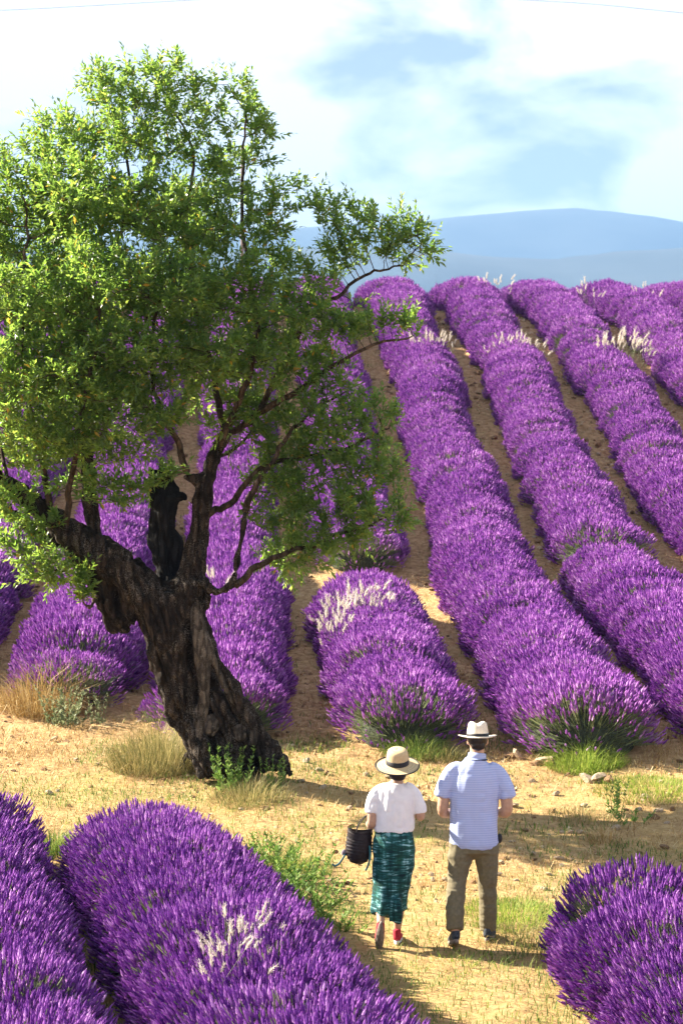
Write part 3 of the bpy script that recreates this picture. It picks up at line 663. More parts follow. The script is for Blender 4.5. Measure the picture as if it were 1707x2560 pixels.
def bark_disp(co, no):
    q = co.copy(); q[:, 0] += .38 * np.clip(co[:, 2], 0, 2.2); q = q * np.array([1, 1, .16])
    rid = np.abs(vnoise(q * 7.5 + 1.7, 11)); rid2 = np.abs(vnoise(q * 15 + 4.1, 12))
    fis = -.055 * np.clip(1 - rid / .22, 0, 1) - .022 * np.clip(1 - rid2 / .25, 0, 1) + .02 * rid2
    return bark_disp0(co, no) - .012 + 1.25 * fis * np.clip(1.3 - co[:, 2] * .25, .25, 1)
def bark_disp0(co, no):
    p = co * np.array([1, 1, .28]); a = vnoise(p * 9, 1) * .030 + (np.abs(vnoise(p * 17 + 3, 2)) - .3) * .030 + vnoise(co * 36, 3) * .008
    low = np.clip((co[:, 2] + .1) / .3, .3, 1); return a * low * np.clip(1.25 - co[:, 2] * .14, .45, 1.2)
fused('trunk', trunk_p, .016, M['bark'], tree, 3, bark_disp)
o = fused('dead_limb', [limb([(850, 960, 60, .1), (835, 870, 64, .1), (820, 770, 74, .1), (815, 680, 88, .1), (805, 580, 84, .1), (815, 500, 82, .1), (810, 420, 58, .1), (795, 350, 30, .1), (788, 280, 12, .1)]),
                         limb([(820, 480, 60, .06), (880, 475, 52, .04), (915, 470, 40, .02)]), limb([(770, 560, 52, .1), (755, 430, 46, .12), (740, 330, 26, .14)])], .016, M['char'], tree, 2, lambda c, n: bark_disp(c, n) * 1.2 + vnoise(c * 6, 14) * .05)
tag(o, 'charred black broken stub in the fork')
fused('dead_wood', [limb([(950, 1000, 40, -.08), (972, 1100, 44, -.10), (985, 1230, 46, -.09), (996, 1340, 38, -.09), (1003, 1440, 30, -.08), (985, 1540, 34, -.07), (965, 1650, 46, -.07), (975, 1740, 36, -.07)]),
                    limb([(1000, 1140, 22, -.07), (1055, 1290, 24, -.08), (1105, 1400, 24, -.06), (1180, 1520, 24, -.05), (1240, 1600, 30, -.06), (1235, 1690, 26, -.09)])], .014, M['deadwood'], tree, 2, lambda c, n: vnoise(c * np.array([14, 14, 4]), 5) * .022 + vnoise(c * np.array([45, 45, 8]), 5) * .012)
for cx_, cy_, r_, e in [(1040, 1590, 44, -.06), (1180, 1630, 40, -.03)]:
    fused('knot', [ellipsoid(CP(cx_, cy_, e), (r_ * CR, r_ * CR * .8, r_ * CR * 1.05))], .014, M['deadwood'], tree, 2, lambda c, n: vnoise(c * 16, 6) * .03 + vnoise(c * np.array([40, 40, 12]), 8) * .012)

# branches grown into the crown
blobs = [(60, 420, 90, 90, 0, 1), (150, 335, 90, 85, .2, 1), (60, 560, 120, 120, .3, 1), (-120, 520, 140, 150, 0, .5), (-270, 650, 140, 160, 0, .4), (-230, 860, 140, 130, 0, .4), (-120, 700, 140, 150, .3, .5),
    (275, 235, 75, 80, 0, 1), (385, 225, 65, 75, .1, 1), (470, 260, 45, 75, .2, .8), (310, 350, 90, 75, -.1, 1), (240, 170, 25, 25, 0, .8), (395, 160, 30, 28, 0, .8), (330, 175, 40, 35, 0, .8),
    (560, 270, 26, 75, 0, .8), (605, 310, 26, 50, .1, .5), (535, 390, 75, 80, .2, .9), (440, 400, 60, 60, .3, .4), (630, 430, 30, 50, 0, .5),
    (200, 470, 120, 95, -.4, 1), (350, 500, 100, 90, -.5, .9), (500, 520, 100, 85, -.3, 1), (610, 520, 60, 60, 0, .8), (200, 480, 110, 90, .9, .7), (420, 520, 120, 90, 1.0, .6),
    (100, 700, 140, 110, -.8, 1), (250, 660, 125, 105, -.9, 1), (400, 690, 120, 100, -.8, 1), (550, 670, 105, 95, -.5, 1), (665, 625, 55, 60, 0, .6), (150, 700, 140, 110, 1, .6), (400, 690, 130, 100, 1.1, .6),
    (770, 510, 58, 50, 0, 1.1), (870, 510, 60, 32, -.1, 1.2), (945, 550, 44, 50, -.1, 1.3), (760, 600, 55, 42, 0, .6), (840, 575, 55, 36, 0, .8), (725, 480, 25, 25, 0, .4), (975, 590, 26, 24, 0, .8),
    (715, 730, 85, 75, -.2, .9), (815, 755, 75, 40, 0, .8), (915, 752, 42, 22, 0, .9), (620, 760, 90, 80, .5, .7),
    (60, 880, 140, 115, -.9, 1), (190, 860, 115, 105, -1, 1), (320, 840, 110, 100, -.9, 1), (470, 820, 100, 85, -.7, 1), (610, 840, 90, 75, -.4, .8), (740, 870, 80, 70, 0, .8), (835, 960, 65, 50, 0, 1.3), (905, 965, 34, 24, 0, 1.2),
    (110, 1020, 110, 70, -.7, 1), (250, 1010, 90, 75, -.9, 1), (370, 960, 80, 60, -.7, .7), (60, 1030, 110, 70, .5, .6), (200, 900, 140, 100, .9, .5), (500, 880, 120, 80, .9, .4),
    (650, 970, 80, 55, .2, .7), (740, 980, 80, 50, -.1, .9), (760, 1060, 85, 60, .1, 1.5), (860, 1075, 70, 42, 0, 1.6), (680, 1160, 85, 60, .1, 1.4), (800, 1165, 85, 60, 0, 1.7), (660, 1050, 70, 60, .2, 1.0), (560, 960, 80, 60, .2, 1.1), (900, 1160, 44, 46, 0, .9), (710, 1262, 80, 44, 0, 1.5), (600, 1100, 50, 45, .3, .5), (590, 1210, 50, 34, 0, .6), (830, 1230, 50, 24, 0, .8), (650, 1290, 60, 34, 0, 1.3), (870, 1205, 60, 40, .1, 1.2),
    (80, 1235, 46, 34, -.4, .8), (100, 1310, 55, 34, -.4, 1), (150, 1330, 46, 28, -.4, .8), (40, 1270, 40, 34, -.3, .8), (250, 1140, 55, 42, -.5, .8), (20, 1180, 40, 44, -.5, .8), (320, 1130, 40, 34, -.4, .6), (180, 1130, 60, 40, -.5, .7)]
r = np.random.default_rng(21); A = []; AR = []
for bx, by, rx, ry, dY, w in blobs:
    n = max(10, int(w * .0105 * rx * ry * (1 if bx > -60 else .6)))
    d = norm(r.normal(0, 1, (n, 3))) * r.random((n, 1)) ** .4
    c = D(bx, by, TY + dY) - TB; dep = min(max(rx, ry) * PXM * 1.15, .9)
    A.append(c + d * np.array([rx * PXM, dep, ry * PXM]))
A = np.concatenate(A)
starts = [
    [(520, 998, .05), (586, 947, 0), (640, 850, 0), (720, 720, 0), (800, 660, 0), (870, 618, 0), (930, 612, 0)],
    [(520, 998, .05), (490, 880, .1), (450, 700, .1), (425, 500, .1), (440, 350, .1), (400, 240, .1)],
    [(500, 1040, .05), (560, 900, -.2), (590, 760, -.3), (570, 600, -.2), (560, 400, 0), (562, 260, 0)],
    [(206, 918, .15), (220, 760, .1), (260, 600, 0), (300, 450, 0), (285, 300, 0)],
    [(206, 918, .15), (190, 780, .5), (150, 600, .8), (140, 430, .5)],
    [(117, 1190, -.1), (90, 1050, -.4), (60, 900, -.6), (50, 700, -.5), (60, 520, -.2)],
    [(20, 1110, -.15), (-10, 980, .2), (-40, 800, .3), (-60, 600, .1)],
    [(150, 1230, -.1), (160, 1100, -.5), (180, 960, -.8), (210, 800, -.9), (230, 650, -.8)],
    [(430, 1085, 0), (405, 1015, -.1), (370, 930, -.4), (350, 800, -.8), (380, 660, -.8)],
    [(-117, 1007, -.3), (-200, 860, -.2), (-260, 680, 0)],
    [(562, 1175, -.2), (590, 1110, -.2), (640, 1040, -.1), (700, 960, 0), (790, 900, 0)],
    [(539, 1345, -.22), (586, 1308, -.2), (650, 1270, -.1), (735, 1240, 0), (820, 1200, 0), (890, 1170, 0)],
    [(480, 1180, .05), (540, 1150, .1), (620, 1060, .1), (720, 1040, .1), (830, 1010, 0), (900, 965, 0)],
    [(586, 947, 0), (660, 900, -.2), (740, 830, -.1), (830, 770, 0), (920, 752, 0)],
    [(492, 1059, .05), (560, 1000, .5), (560, 850, .9), (500, 650, 1.0)],
    [(202, 1060, .15), (260, 960, .7), (330, 800, 1.0), (350, 620, 1.0)],
    [(180, 1290, -.1), (150, 1320, -.35), (110, 1330, -.4)], [(60, 1180, .1), (40, 1230, -.2), (60, 1280, -.35)],
    [(225, 1370, -.1), (205, 1385, -.25), (190, 1370, -.35), (170, 1345, -.4)],
]
nodes = []; par = []; lead = []
for s_ in starts:
    q = spline([(*(D(a, b_, TY + e) - TB),) for a, b_, e in s_], 6); q = q + np.vstack([np.zeros((1, 3)), np.cumsum(r.normal(0, .012, (len(q) - 1, 3)), 0)])
    p0 = -1
    for kq, pt in enumerate(q): nodes.append(pt); par.append(p0); p0 = len(nodes) - 1; lead.append((.040 if len(s_) > 4 else .020) * (1 - .8 * kq / len(q)))
nodes = [np.array(v) for v in nodes]; alive = np.ones(len(A), bool); STEP = .11
for it in range(75):
    Nn = np.array(nodes); Al = A[alive]
    if len(Al) < 5: break
    d2 = (Al ** 2).sum(1)[:, None] + (Nn ** 2).sum(1)[None] - 2 * Al @ Nn.T
    j = d2.argmin(1); dm = np.sqrt(np.maximum(d2[np.arange(len(Al)), j], 0)); inf = dm < 1.3
    acc_d = {}
    for k in np.nonzero(inf)[0]: acc_d.setdefault(j[k], []).append(norm(Al[k] - Nn[j[k]]))
    new = 0
    for k, ds in acc_d.items():
        v = np.sum(ds, 0) + np.array([0, 0, .18]) + r.normal(0, .12, 3)
        q = Nn[k] + norm(v) * STEP; nodes.append(q); par.append(k); new += 1
    Nn = np.array(nodes)[-new:] if new else Nn
    d2 = (A ** 2).sum(1)[:, None] + (Nn ** 2).sum(1)[None] - 2 * A @ Nn.T
    alive &= d2.min(1) > .15 ** 2
    if not new: break
nodes = np.array(nodes); par = np.array(par); nn = len(nodes)
rad = np.zeros(nn); kids = np.zeros(nn, int)
for k in range(nn - 1, -1, -1):
    if rad[k] == 0: rad[k] = .0036 ** 2.25
    if par[k] >= 0: rad[par[k]] += rad[k]; kids[par[k]] += 1
rad = np.minimum(rad ** (1 / 2.25), .055)
for k in range(len(lead)): rad[k] = max(rad[k], lead[k])
# branch tubes: follow the thickest child
best = np.full(nn, -1)
for k in range(nn):
    p_ = par[k]
    if p_ >= 0 and (best[p_] < 0 or rad[k] > rad[best[p_]]): best[p_] = k
twig = Acc(); bi = 0; heads = [k for k in range(nn) if par[k] < 0 or best[par[k]] != k]
thick = []
for k in heads:
    ch = [par[k]] if par[k] >= 0 else []
    q = k
    while q >= 0: ch.append(q); q = best[q]
    if len(ch) < 2: continue
    rr_ = np.maximum(rad[ch], .0028); rr_[0] = min(rr_[0], rr_[1] * 1.15)
    if par[k] < 0 or rr_[0] > .022: thick.append((ch, rr_))
    else:
        V, Q_, T_ = tube(nodes[ch], rr_, 4, caps=False); twig.add(V, [Q_], 0)
thick.sort(key=lambda t: -t[1][0] * len(t[0]))
for ch, rr_ in thick:
    V, Q_, T_ = tube(nodes[ch], rr_, 7); a_ = Acc(); a_.add(V, [Q_, T_]); link('branch', a_.mesh('branch', [M['branch']]), tree)
# leafy shoots
ends = np.nonzero(rad < .010)[0]
gdir = np.zeros((nn, 3)); gdir[par >= 0] = norm(nodes[par >= 0] - nodes[par[par >= 0]])
leaves_c = []; S_o = []; S_d = []; S_l = []
for k in ends:
    tip = kids[k] == 0
    for _ in range(7 if tip else 3):
        d = norm(gdir[k] * (.7 if tip else .35) + np.array([0, 0, .55]) + r.normal(0, .42, 3)); S_o.append(nodes[k] + r.normal(0, .02, 3)); S_d.append(d); S_l.append(r.uniform(.10, .26) * (1.25 if tip else 1))
S_o, S_d, S_l = np.array(S_o), np.array(S_d), np.array(S_l); ns = len(S_o)
bend = S_o + S_d * S_l[:, None]
sd_ = norm(np.cross(S_d, r.normal(0, 1, (ns, 3)))) * .0016
V = np.stack([S_o - sd_, S_o + sd_, bend], 1).reshape(-1, 3); twig.add(V, [np.arange(ns)[:, None] * 3 + np.arange(3)], 0)
tag(link('twigs', twig.mesh('twigs', [M['branch']]), tree), kind='stuff')
LPS = 12; tt = (np.arange(LPS)[None] + r.random((ns, LPS))) / LPS
O = S_o[:, None] + S_d[:, None] * (S_l[:, None] * (.12 + .9 * tt))[..., None]
az = np.arange(LPS)[None] * 2.4 + r.random((ns, 1)) * 6.28 + r.normal(0, .3, (ns, LPS)); Bz = basis(S_d, np.zeros(ns))
rdir = Bz[:, None, 0] * np.cos(az)[..., None] + Bz[:, None, 1] * np.sin(az)[..., None]
el = .55 + .6 * tt + r.normal(0, .2, (ns, LPS))
ld = norm(rdir * np.cos(el)[..., None] + S_d[:, None] * np.sin(el)[..., None] + np.array([0, 0, -.12]) + r.normal(0, .12, (ns, LPS, 3)))
O = O.reshape(-1, 3); ld = ld.reshape(-1, 3); tt = tt.ravel(); nl = len(O)
Bl = basis(ld, r.random(nl) * 6.28 * 0 + r.normal(0, .7, nl)); sz = r.uniform(.064, .106, nl) * (1.05 - .35 * tt)
Bl[:, 0] *= (sz * .37)[:, None]; Bl[:, 1] *= (sz * .37)[:, None]; Bl[:, 2] *= sz[:, None]
LV = np.array([[0, 0, 0], [.5, .16, .42], [0, 0, .5], [-.5, .16, .42], [0, -.12, 1.]]); LF = np.array([[0, 1, 2], [0, 2, 3], [1, 4, 2], [2, 4, 3]])
lf = Acc(); tnt = np.clip(r.normal(.42, .2, nl), 0, .92); tnt[r.random(nl) < .012] = .985
stamp(lf, LV, LF, Bl, O, 0, tnt)
tag(link('leaves', lf.mesh('leaves', [M['leaf']], smooth=False), tree), kind='stuff')
print('TREE attractors', len(A), 'left', alive.sum(), 'nodes', nn, 'shoots', ns, 'leaves', nl, 'branches', len(thick))

# ---------------------------------------------------------------- people
M['skin'] = simple_mat('skin', (.42, .25, .17), (.50, .31, .21), 30, .55, .05, spec=.35)
M['hair'] = simple_mat('dark_hair', (.008, .007, .007), (.03, .024, .02), 60, .45, .6, sc=(1, 1, .2))
M['tee'] = simple_mat('white_cotton', (.74, .74, .78), (.80, .80, .83), 25, .85, .15)
M['chino'] = simple_mat('khaki_cotton', (.135, .115, .068), (.18, .156, .095), 45, .85, .15)
M['band'] = simple_mat('black_ribbon', (.010, .010, .014), (.02, .02, .025), 60, .6, .1)
M['rubber'] = simple_mat('shoe_sole', (.16, .13, .11), (.28, .24, .21), 50, .8, .3)
M['hiking'] = simple_mat('dark_shoe_fabric', (.018, .024, .035), (.06, .075, .10), 60, .7, .3)
M['red'] = simple_mat('red_canvas', (.30, .012, .03), (.42, .025, .05), 60, .8, .2)
M['lips'] = simple_mat('lips', (.35, .13, .11), (.4, .16, .13), 30, .5, 0)
M['eye'] = simple_mat('eye', (.55, .55, .53), (.6, .6, .58), 30, .2, 0)
M['navy'] = simple_mat('navy_strap', (.012, .018, .05), (.02, .03, .07), 60, .6, .1)
M['teal'] = simple_mat('teal_ribbon', (.012, .085, .10), (.025, .14, .16), 40, .6, .1)
def weave(name, c1, c2, sc=210, rough=.8):
    m, nt, b = mat(name); t = nd(nt, 'ShaderNodeTexCoord')
    w1 = nd(nt, 'ShaderNodeTexWave', bands_direction='Z'); w1.inputs['Scale'].default_value = sc / 6.28 * 2; w1.inputs['Distortion'].default_value = 1.2
    n = noise(nt, 60, 6, .6); mxx = nd(nt, 'ShaderNodeMath', operation='MULTIPLY_ADD'); mxx.inputs[1].default_value = .35
    nt.links.new(t.outputs['Object'], w1.inputs[0]); nt.links.new(w1.outputs['Fac'], mxx.inputs[0]); nt.links.new(n.outputs[0], mxx.inputs[2])
    r_ = ramp(nt, [(.35, c1), (.85, c2)]); nt.links.new(mxx.outputs[0], r_.inputs[0]); nt.links.new(r_.outputs[0], b.inputs['Base Color']); b.inputs['Roughness'].default_value = rough
    b.inputs['Specular IOR Level'].default_value = .2
    bump(nt, b, mxx.outputs[0], .3, .002); return m
M['panama'] = weave('cream_straw', (.62, .54, .43), (.76, .69, .58))
M['straw_hat'] = weave('natural_straw', (.42, .31, .17), (.60, .47, .28))
M['basket'] = simple_mat('dark_basket', (.006, .0035, .0045), (.020, .012, .015), 40, .55, .4)
# striped shirt
m, nt, b = mat('striped_shirt'); t = nd(nt, 'ShaderNodeTexCoord'); w1 = nd(nt, 'ShaderNodeTexWave', bands_direction='Z'); w1.inputs['Scale'].default_value = 1 / .0185 / 3.18 ; w1.inputs['Distortion'].default_value = .5; w1.inputs['Detail'].default_value = 1.5; w1.inputs['Detail Scale'].default_value = .4
r_ = ramp(nt, [(.2, (.35, .42, .71)), (.8, (.44, .51, .77))]); nt.links.new(t.outputs['Object'], w1.inputs[0]); nt.links.new(w1.outputs['Fac'], r_.inputs[0]); nt.links.new(r_.outputs[0], b.inputs['Base Color']); b.inputs['Roughness'].default_value = .85
b.inputs['Specular IOR Level'].default_value = .2
M['stripe'] = m
# tie-dyed skirt
m, nt, b = mat('tie_dye_skirt'); n1 = noise(nt, 16, 6, .62, sc=(.55, .55, 3.6), dist=.9); n2 = noise(nt, 9, 3, .5, sc=(3.2, 3.2, .35)); n3 = noise(nt, 7, 3, .5)
mul = nd(nt, 'ShaderNodeMath', operation='MULTIPLY_ADD'); mul.inputs[1].default_value = .42; nt.links.new(n2.outputs[0], mul.inputs[0]); nt.links.new(n1.outputs[0], mul.inputs[2])
r_ = ramp(nt, [(.56, (.002, .010, .014)), (.70, (.006, .045, .040)), (.79, (.02, .12, .13)), (.87, (.30, .50, .55))]); nt.links.new(mul.outputs[0], r_.inputs[0])
r3 = ramp(nt, [(.45, (.002, .012, .02)), (.7, (.012, .055, .03))]); nt.links.new(n3.outputs[0], r3.inputs[0])
mxx = nd(nt, 'ShaderNodeMix', data_type='RGBA', blend_type='ADD'); mxx.inputs[0].default_value = .6; nt.links.new(r_.outputs[0], mxx.inputs[6]); nt.links.new(r3.outputs[0], mxx.inputs[7])
nt.links.new(mxx.outputs[2], b.inputs['Base Color']); b.inputs['Roughness'].default_value = .75; b.inputs['Specular IOR Level'].default_value = .2
M['skirt'] = m

def body(t): t = np.asarray(t, float); return tube(t[:, :3], t[:, 3], 16, t[:, 4])      # rings x,y,z,rx,ry
def arm(pts, m=4): q = spline(pts, m); return tube(q[:, :3], q[:, 3], 12)
def hand(w, d, n, side, s=1.0):
    """palm, four bent fingers and a thumb from wrist w along d; n = palm normal, side = +1/-1 thumb side"""
    w, d, n = map(lambda v: np.asarray(v, float), (w, d, n)); d = norm(d); n = norm(n - d * np.dot(n, d)); x = np.cross(d, n) * side; out = []
    out.append(tube([w - d * .02 * s, w + d * .03 * s, w + d * .075 * s], np.array([.024, .036, .038]) * s, 12, np.array([.02, .016, .013]) * s, ref=x))
    for k, ln in enumerate((.066, .074, .069, .054)):
        o = w + d * .072 * s + x * (.029 - .0195 * k) * s
        p1 = o + d * ln * .45 * s + n * .010 * s; p2 = p1 + (d * .75 + n * .66) * ln * .33 * s; p3 = p2 + (d * .35 + n * .93) * ln * .27 * s
        out.append(tube([o - d * .01 * s, p1, p2, p3], np.array([.0095, .009, .0083, .0068]) * s, 8))
    o = w + d * .02 * s + x * .030 * s; p1 = o + (d * .6 + x * .62 + n * .35) * .035 * s; p2 = p1 + (d * .85 + x * .2 + n * .4) * .030 * s
    out.append(tube([o - x * .012 * s, o, p1, p2], np.array([.012, .0125, .0105, .0085]) * s, 8)); return out
def head_pieces(c, s=1.0):
    x, y, z = c
    return [ellipsoid((x, y - .012 * s, z + .018 * s), (.076 * s, .095 * s, .098 * s), 16, 12), ellipsoid((x, y + .03 * s, z - .045 * s), (.058 * s, .062 * s, .068 * s), 14, 10),
            tube([(x, y + .088 * s, z + .015 * s), (x, y + .103 * s, z - .012 * s), (x, y + .108 * s, z - .028 * s), (x, y + .09 * s, z - .034 * s)], np.array([.009, .011, .015, .012]) * s, 8),
            *[ellipsoid((x + q * .078 * s, y + .002, z - .004 * s), (.010 * s, .020 * s, .031 * s), 10, 8) for q in (-1, 1)],
            *[ellipsoid((x + q * .03 * s, y + .078 * s, z + .026 * s), (.022 * s, .012 * s, .009 * s), 10, 6) for q in (-1, 1)]]
def face_details(c, s, parent):
    x, y, z = c
    for q in (-1, 1):
        a_ = Acc(); V, Q_, T_ = ellipsoid((x + q * .031 * s, y + .076 * s, z + .008 * s), (.0125 * s, .0125 * s, .0105 * s), 10, 8); a_.add(V, [Q_, T_]); link('eye', a_.mesh('eye', [M['eye']]), parent)
    a_ = Acc(); V, Q_, T_ = ellipsoid((x, y + .086 * s, z - .062 * s), (.024 * s, .010 * s, .008 * s), 12, 6); a_.add(V, [Q_, T_]); link('mouth', a_.mesh('mouth', [M['lips']]), parent)
def cloth(seed, amp=.006, st=(1, 1, 1), f=9):
    def d(co, no):
        p = co * np.array(st); return vnoise(p * f, seed) * amp + (np.abs(vnoise(p * f * 2.1 + 5, seed + 1)) - .3) * amp * .9
    return d
def lathe_hat(prof, sides=40, pinch=0.0, droop=0.0, curl=0.0, crown_pinch=None):
    V = []
    a = np.arange(sides) * 2 * math.pi / sides
    for r_, z in prof:
        x, y = np.cos(a) * r_ * .93, np.sin(a) * r_ * 1.07; zz = np.full(sides, z)
        V.append(np.stack([x, y, zz], -1))
    V = np.concatenate(V); n = len(prof); k = np.arange(n - 1)[:, None] * sides; j = np.arange(sides)[None]; j2 = (j + 1) % sides
    return V, np.stack([k + j, k + j2, k + sides + j2, k + sides + j], -1).reshape(-1, 4)
def shoe(parent, mtx, upper, sole, L_=.28, high=.11, name='shoe'):
    """toe along +Y, ankle at the origin"""
    pcs = [tube([(0, -.035, .055), (0, .02, .058), (0, .09, .048), (0, .15, .040), (0, .195, .034)], [.034, .040, .043, .043, .028], 14, [.042, .05, .036, .028, .02]),
           tube([(0, -.012, .04), (0, -.008, .08), (0, -.006, high)], [.036, .038, .037], 14, [.048, .048, .046])]
    o = fused(name, pcs, .007, upper, parent, 3); 
    a = np.linspace(0, 2 * math.pi, 24, endpoint=False); yy = np.sin(a); xx = np.cos(a)
    oy = .075 + yy * .155; wdt = (.036 + .012 * np.clip(yy, -1, 1)); ox = xx * wdt
    V = np.concatenate([np.stack([ox, oy, np.full(24, -.004)], -1), np.stack([ox * 1.04, oy, np.full(24, .012)], -1), np.stack([ox, oy, np.full(24, .026)], -1)])
    k = np.arange(2)[:, None] * 24; j = np.arange(24)[None]; j2 = (j + 1) % 24
    a_ = Acc(); a_.add(V, [np.stack([k + j, k + j2, k + 24 + j2, k + 24 + j], -1).reshape(-1, 4), np.arange(24)[None, ::-1], 48 + np.arange(24)[None]])
    so = link('sole', a_.mesh('sole', [sole]), o)
    o.matrix_local = mtx
    return o
def place(px, py):
    """standing point under a photo pixel"""
    return G(px / 1.0887, py / 1.0887)

# --- the man: standing point about (1180, 2372)
mp_ = place(1184, 2362); man = None
pcs = [body([(0, 0, .83, .155, .10), (0, 0, .95, .165, .105), (0, .0, 1.1, .165, .11), (.0, 0, 1.28, .175, .11), (.0, 0, 1.40, .15, .09), (.015, .005, 1.46, .075, .07), (.02, .01, 1.50, .058, .06), (.026, .02, 1.58, .058, .062)]),
       arm([(-.15, 0, 1.385, .050), (-.225, -.01, 1.24, .049), (-.252, -.015, 1.08, .045), (-.22, .08, 1.035, .042), (-.16, .19, 1.03, .033), (-.125, .245, 1.04, .026)]),
       arm([(.17, 0, 1.385, .050), (.24, -.01, 1.24, .050), (.262, -.015, 1.08, .047), (.23, .08, 1.04, .043), (.165, .19, 1.05, .033), (.125, .245, 1.06, .026)]),
       arm([(-.085, 0, .86, .088), (-.115, -.01, .66, .073), (-.145, -.04, .47, .055), (-.155, -.14, .30, .053), (-.160, -.215, .14, .036)]),
       arm([(.085, 0, .86, .088), (.10, .04, .66, .073), (.108, .07, .46, .055), (.115, .08, .28, .053), (.118, .09, .10, .036)]),
       *head_pieces((.028, .02, 1.625)), *hand((-.12, .25, 1.04), (.45, .85, .1), (.7, 0, -.7), 1), *hand((.12, .25, 1.06), (-.45, .85, .1), (-.7, 0, -.7), -1)]
man = fused('person', pcs, .008, M['skin'], None, 3); man.location = mp_
tag(man, 'man in blue striped shirt, khaki trousers and cream hat walking away', 'person')
face_details((.028, .02, 1.625), 1.0, man)
fused('shirt', [body([(0, -.005, .775, .190, .128), (0, -.005, .81, .196, .134), (0, -.008, .95, .189, .132), (.0, -.008, 1.1, .193, .133), (.005, -.006, 1.22, .198, .134), (.008, -.004, 1.32, .199, .125), (.01, -.002, 1.385, .185, .112), (.013, 0, 1.43, .145, .098), (.017, 0, 1.465, .10, .086), (.02, 0, 1.49, .078, .078)]),
                arm([(-.10, 0, 1.425, .052), (-.155, 0, 1.395, .060), (-.20, 0, 1.335, .066), (-.232, -.005, 1.26, .066), (-.254, -.008, 1.185, .068)]), arm([(.12, 0, 1.425, .052), (.172, 0, 1.395, .060), (.217, 0, 1.335, .066), (.248, -.005, 1.26, .066), (.268, -.008, 1.18, .068)])],
      .0085, M['stripe'], man, 4, cloth(5, .010, (1, 1, .8), 8))
a_ = Acc(); V, Q_, T_ = tube([(.02, .002, 1.478), (.022, .004, 1.505), (.024, .006, 1.528)], [.078, .074, .070], 24, [.076, .074, .07]); a_.add(V, [Q_, T_]); link('collar', a_.mesh('collar', [M['stripe']]), man)
a_ = Acc(); an = np.linspace(math.radians(200), math.radians(340), 14); V, Q_, T_ = tube(np.stack([.021 + np.cos(an) * .083, .002 + np.sin(an) * .081, 1.482 + 0 * an], -1), .007, 8); a_.add(V, [Q_, T_]); link('strap', a_.mesh('strap', [M['navy']]), man)
fused('trousers', [body([(0, .0, .96, .172, .115), (0, 0, .90, .182, .122), (0, 0, .82, .192, .130), (0, 0, .74, .185, .125)]),
                   arm([(-.098, 0, .80, .107), (-.115, -.005, .68, .100), (-.138, -.03, .52, .083), (-.152, -.09, .38, .076), (-.158, -.15, .26, .074), (-.160, -.19, .145, .071)]),
                   arm([(.098, .0, .80, .105), (.105, .03, .68, .096), (.11, .06, .50, .080), (.114, .07, .36, .074), (.117, .08, .22, .071), (.118, .085, .095, .067)])], .0085, M['chino'], man, 4, cloth(9, .008, (1, .8, 2.6), 7))
a_ = Acc(); V, Q_, T_ = ellipsoid((.205, .0, .845), (.022, .03, .04), 10, 6); a_.add(V, [Q_, T_]); link('belt_pouch', a_.mesh('belt_pouch', [M['band']]), man)
shoe(man, Matrix.Translation((-.158, -.215, .045)) @ Matrix.Rotation(R(-16), 4, 'X') @ Matrix.Rotation(R(6), 4, 'Z'), M['hiking'], M['rubber'])
shoe(man, Matrix.Translation((.115, .06, .012)) @ Matrix.Rotation(R(-14), 4, 'Z'), M['hiking'], M['rubber'], high=.1)
fused('hair', [ellipsoid((.028, .002, 1.645), (.081, .092, .085), 18, 12), tube([(.028, -.045, 1.60), (.028, -.050, 1.57)], [.06, .052], 14, [.042, .03])], .007, M['hair'], man, 2)
# hats
def hat(parent, loc, rot, brim, prof, m_, band_m, dent, edge=None, sides=48):
    V, Q_ = lathe_hat(prof, sides)
    if dent:
        top = V[:, 2] > .085; V[:, 2] -= np.where(top, .020 * np.exp(-(V[:, 0] / .026) ** 2) * np.clip((V[:, 2] - .085) / .02, 0, 1), 0)
        V[:, 1] *= 1.0
    out = np.hypot(V[:, 0], V[:, 1]) > .11
    if dent: V[:, 2] += np.where(out, .010 * np.clip((np.abs(V[:, 0]) - .06) / .08, 0, 1) ** 1.5 - .008 * np.clip(V[:, 1] / .15, 0, 1), 0)
    else: V[:, 2] -= np.where(out, .018 * np.clip((np.hypot(V[:, 0], V[:, 1]) - .11) / .07, 0, 1) ** 1.3, 0)
    a_ = Acc(); a_.add(V, [Q_]); h = link('hat', a_.mesh('hat', [m_]), parent); h.location = loc; h.rotation_euler = rot
    so = h.modifiers.new('s', 'SOLIDIFY'); so.thickness = .0035
    r0 = prof[[i for i, p_ in enumerate(prof) if p_[1] > .004][0]][0]
    a = np.arange(sides) * 2 * math.pi / sides; Vb = []
    hb = .026 if dent else .042
    for r_, z in ((.0955 if dent else .0985, .005), (.0955 if dent else .0985, hb), (.092 if dent else .0945, hb + .002)): Vb.append(np.stack([np.cos(a) * r_ * .945, np.sin(a) * r_ * 1.085, np.full(sides, z)], -1))
    k = np.arange(2)[:, None] * sides; j = np.arange(sides)[None]; j2 = (j + 1) % sides
    a_ = Acc(); a_.add(np.concatenate(Vb), [np.stack([k + j, k + j2, k + sides + j2, k + sides + j], -1).reshape(-1, 4)]); link('band', a_.mesh('band', [band_m]), h)
    if edge:
        an = np.linspace(0, 2 * math.pi, 49); rim = V[:sides]; rim = np.vstack([rim, rim[:1]]); Vr, Qr, Tr = tube(rim, .005, 6, caps=False); a_ = Acc(); a_.add(Vr, [Qr]); link('brim_edge', a_.mesh('brim_edge', [edge]), h)
    return h
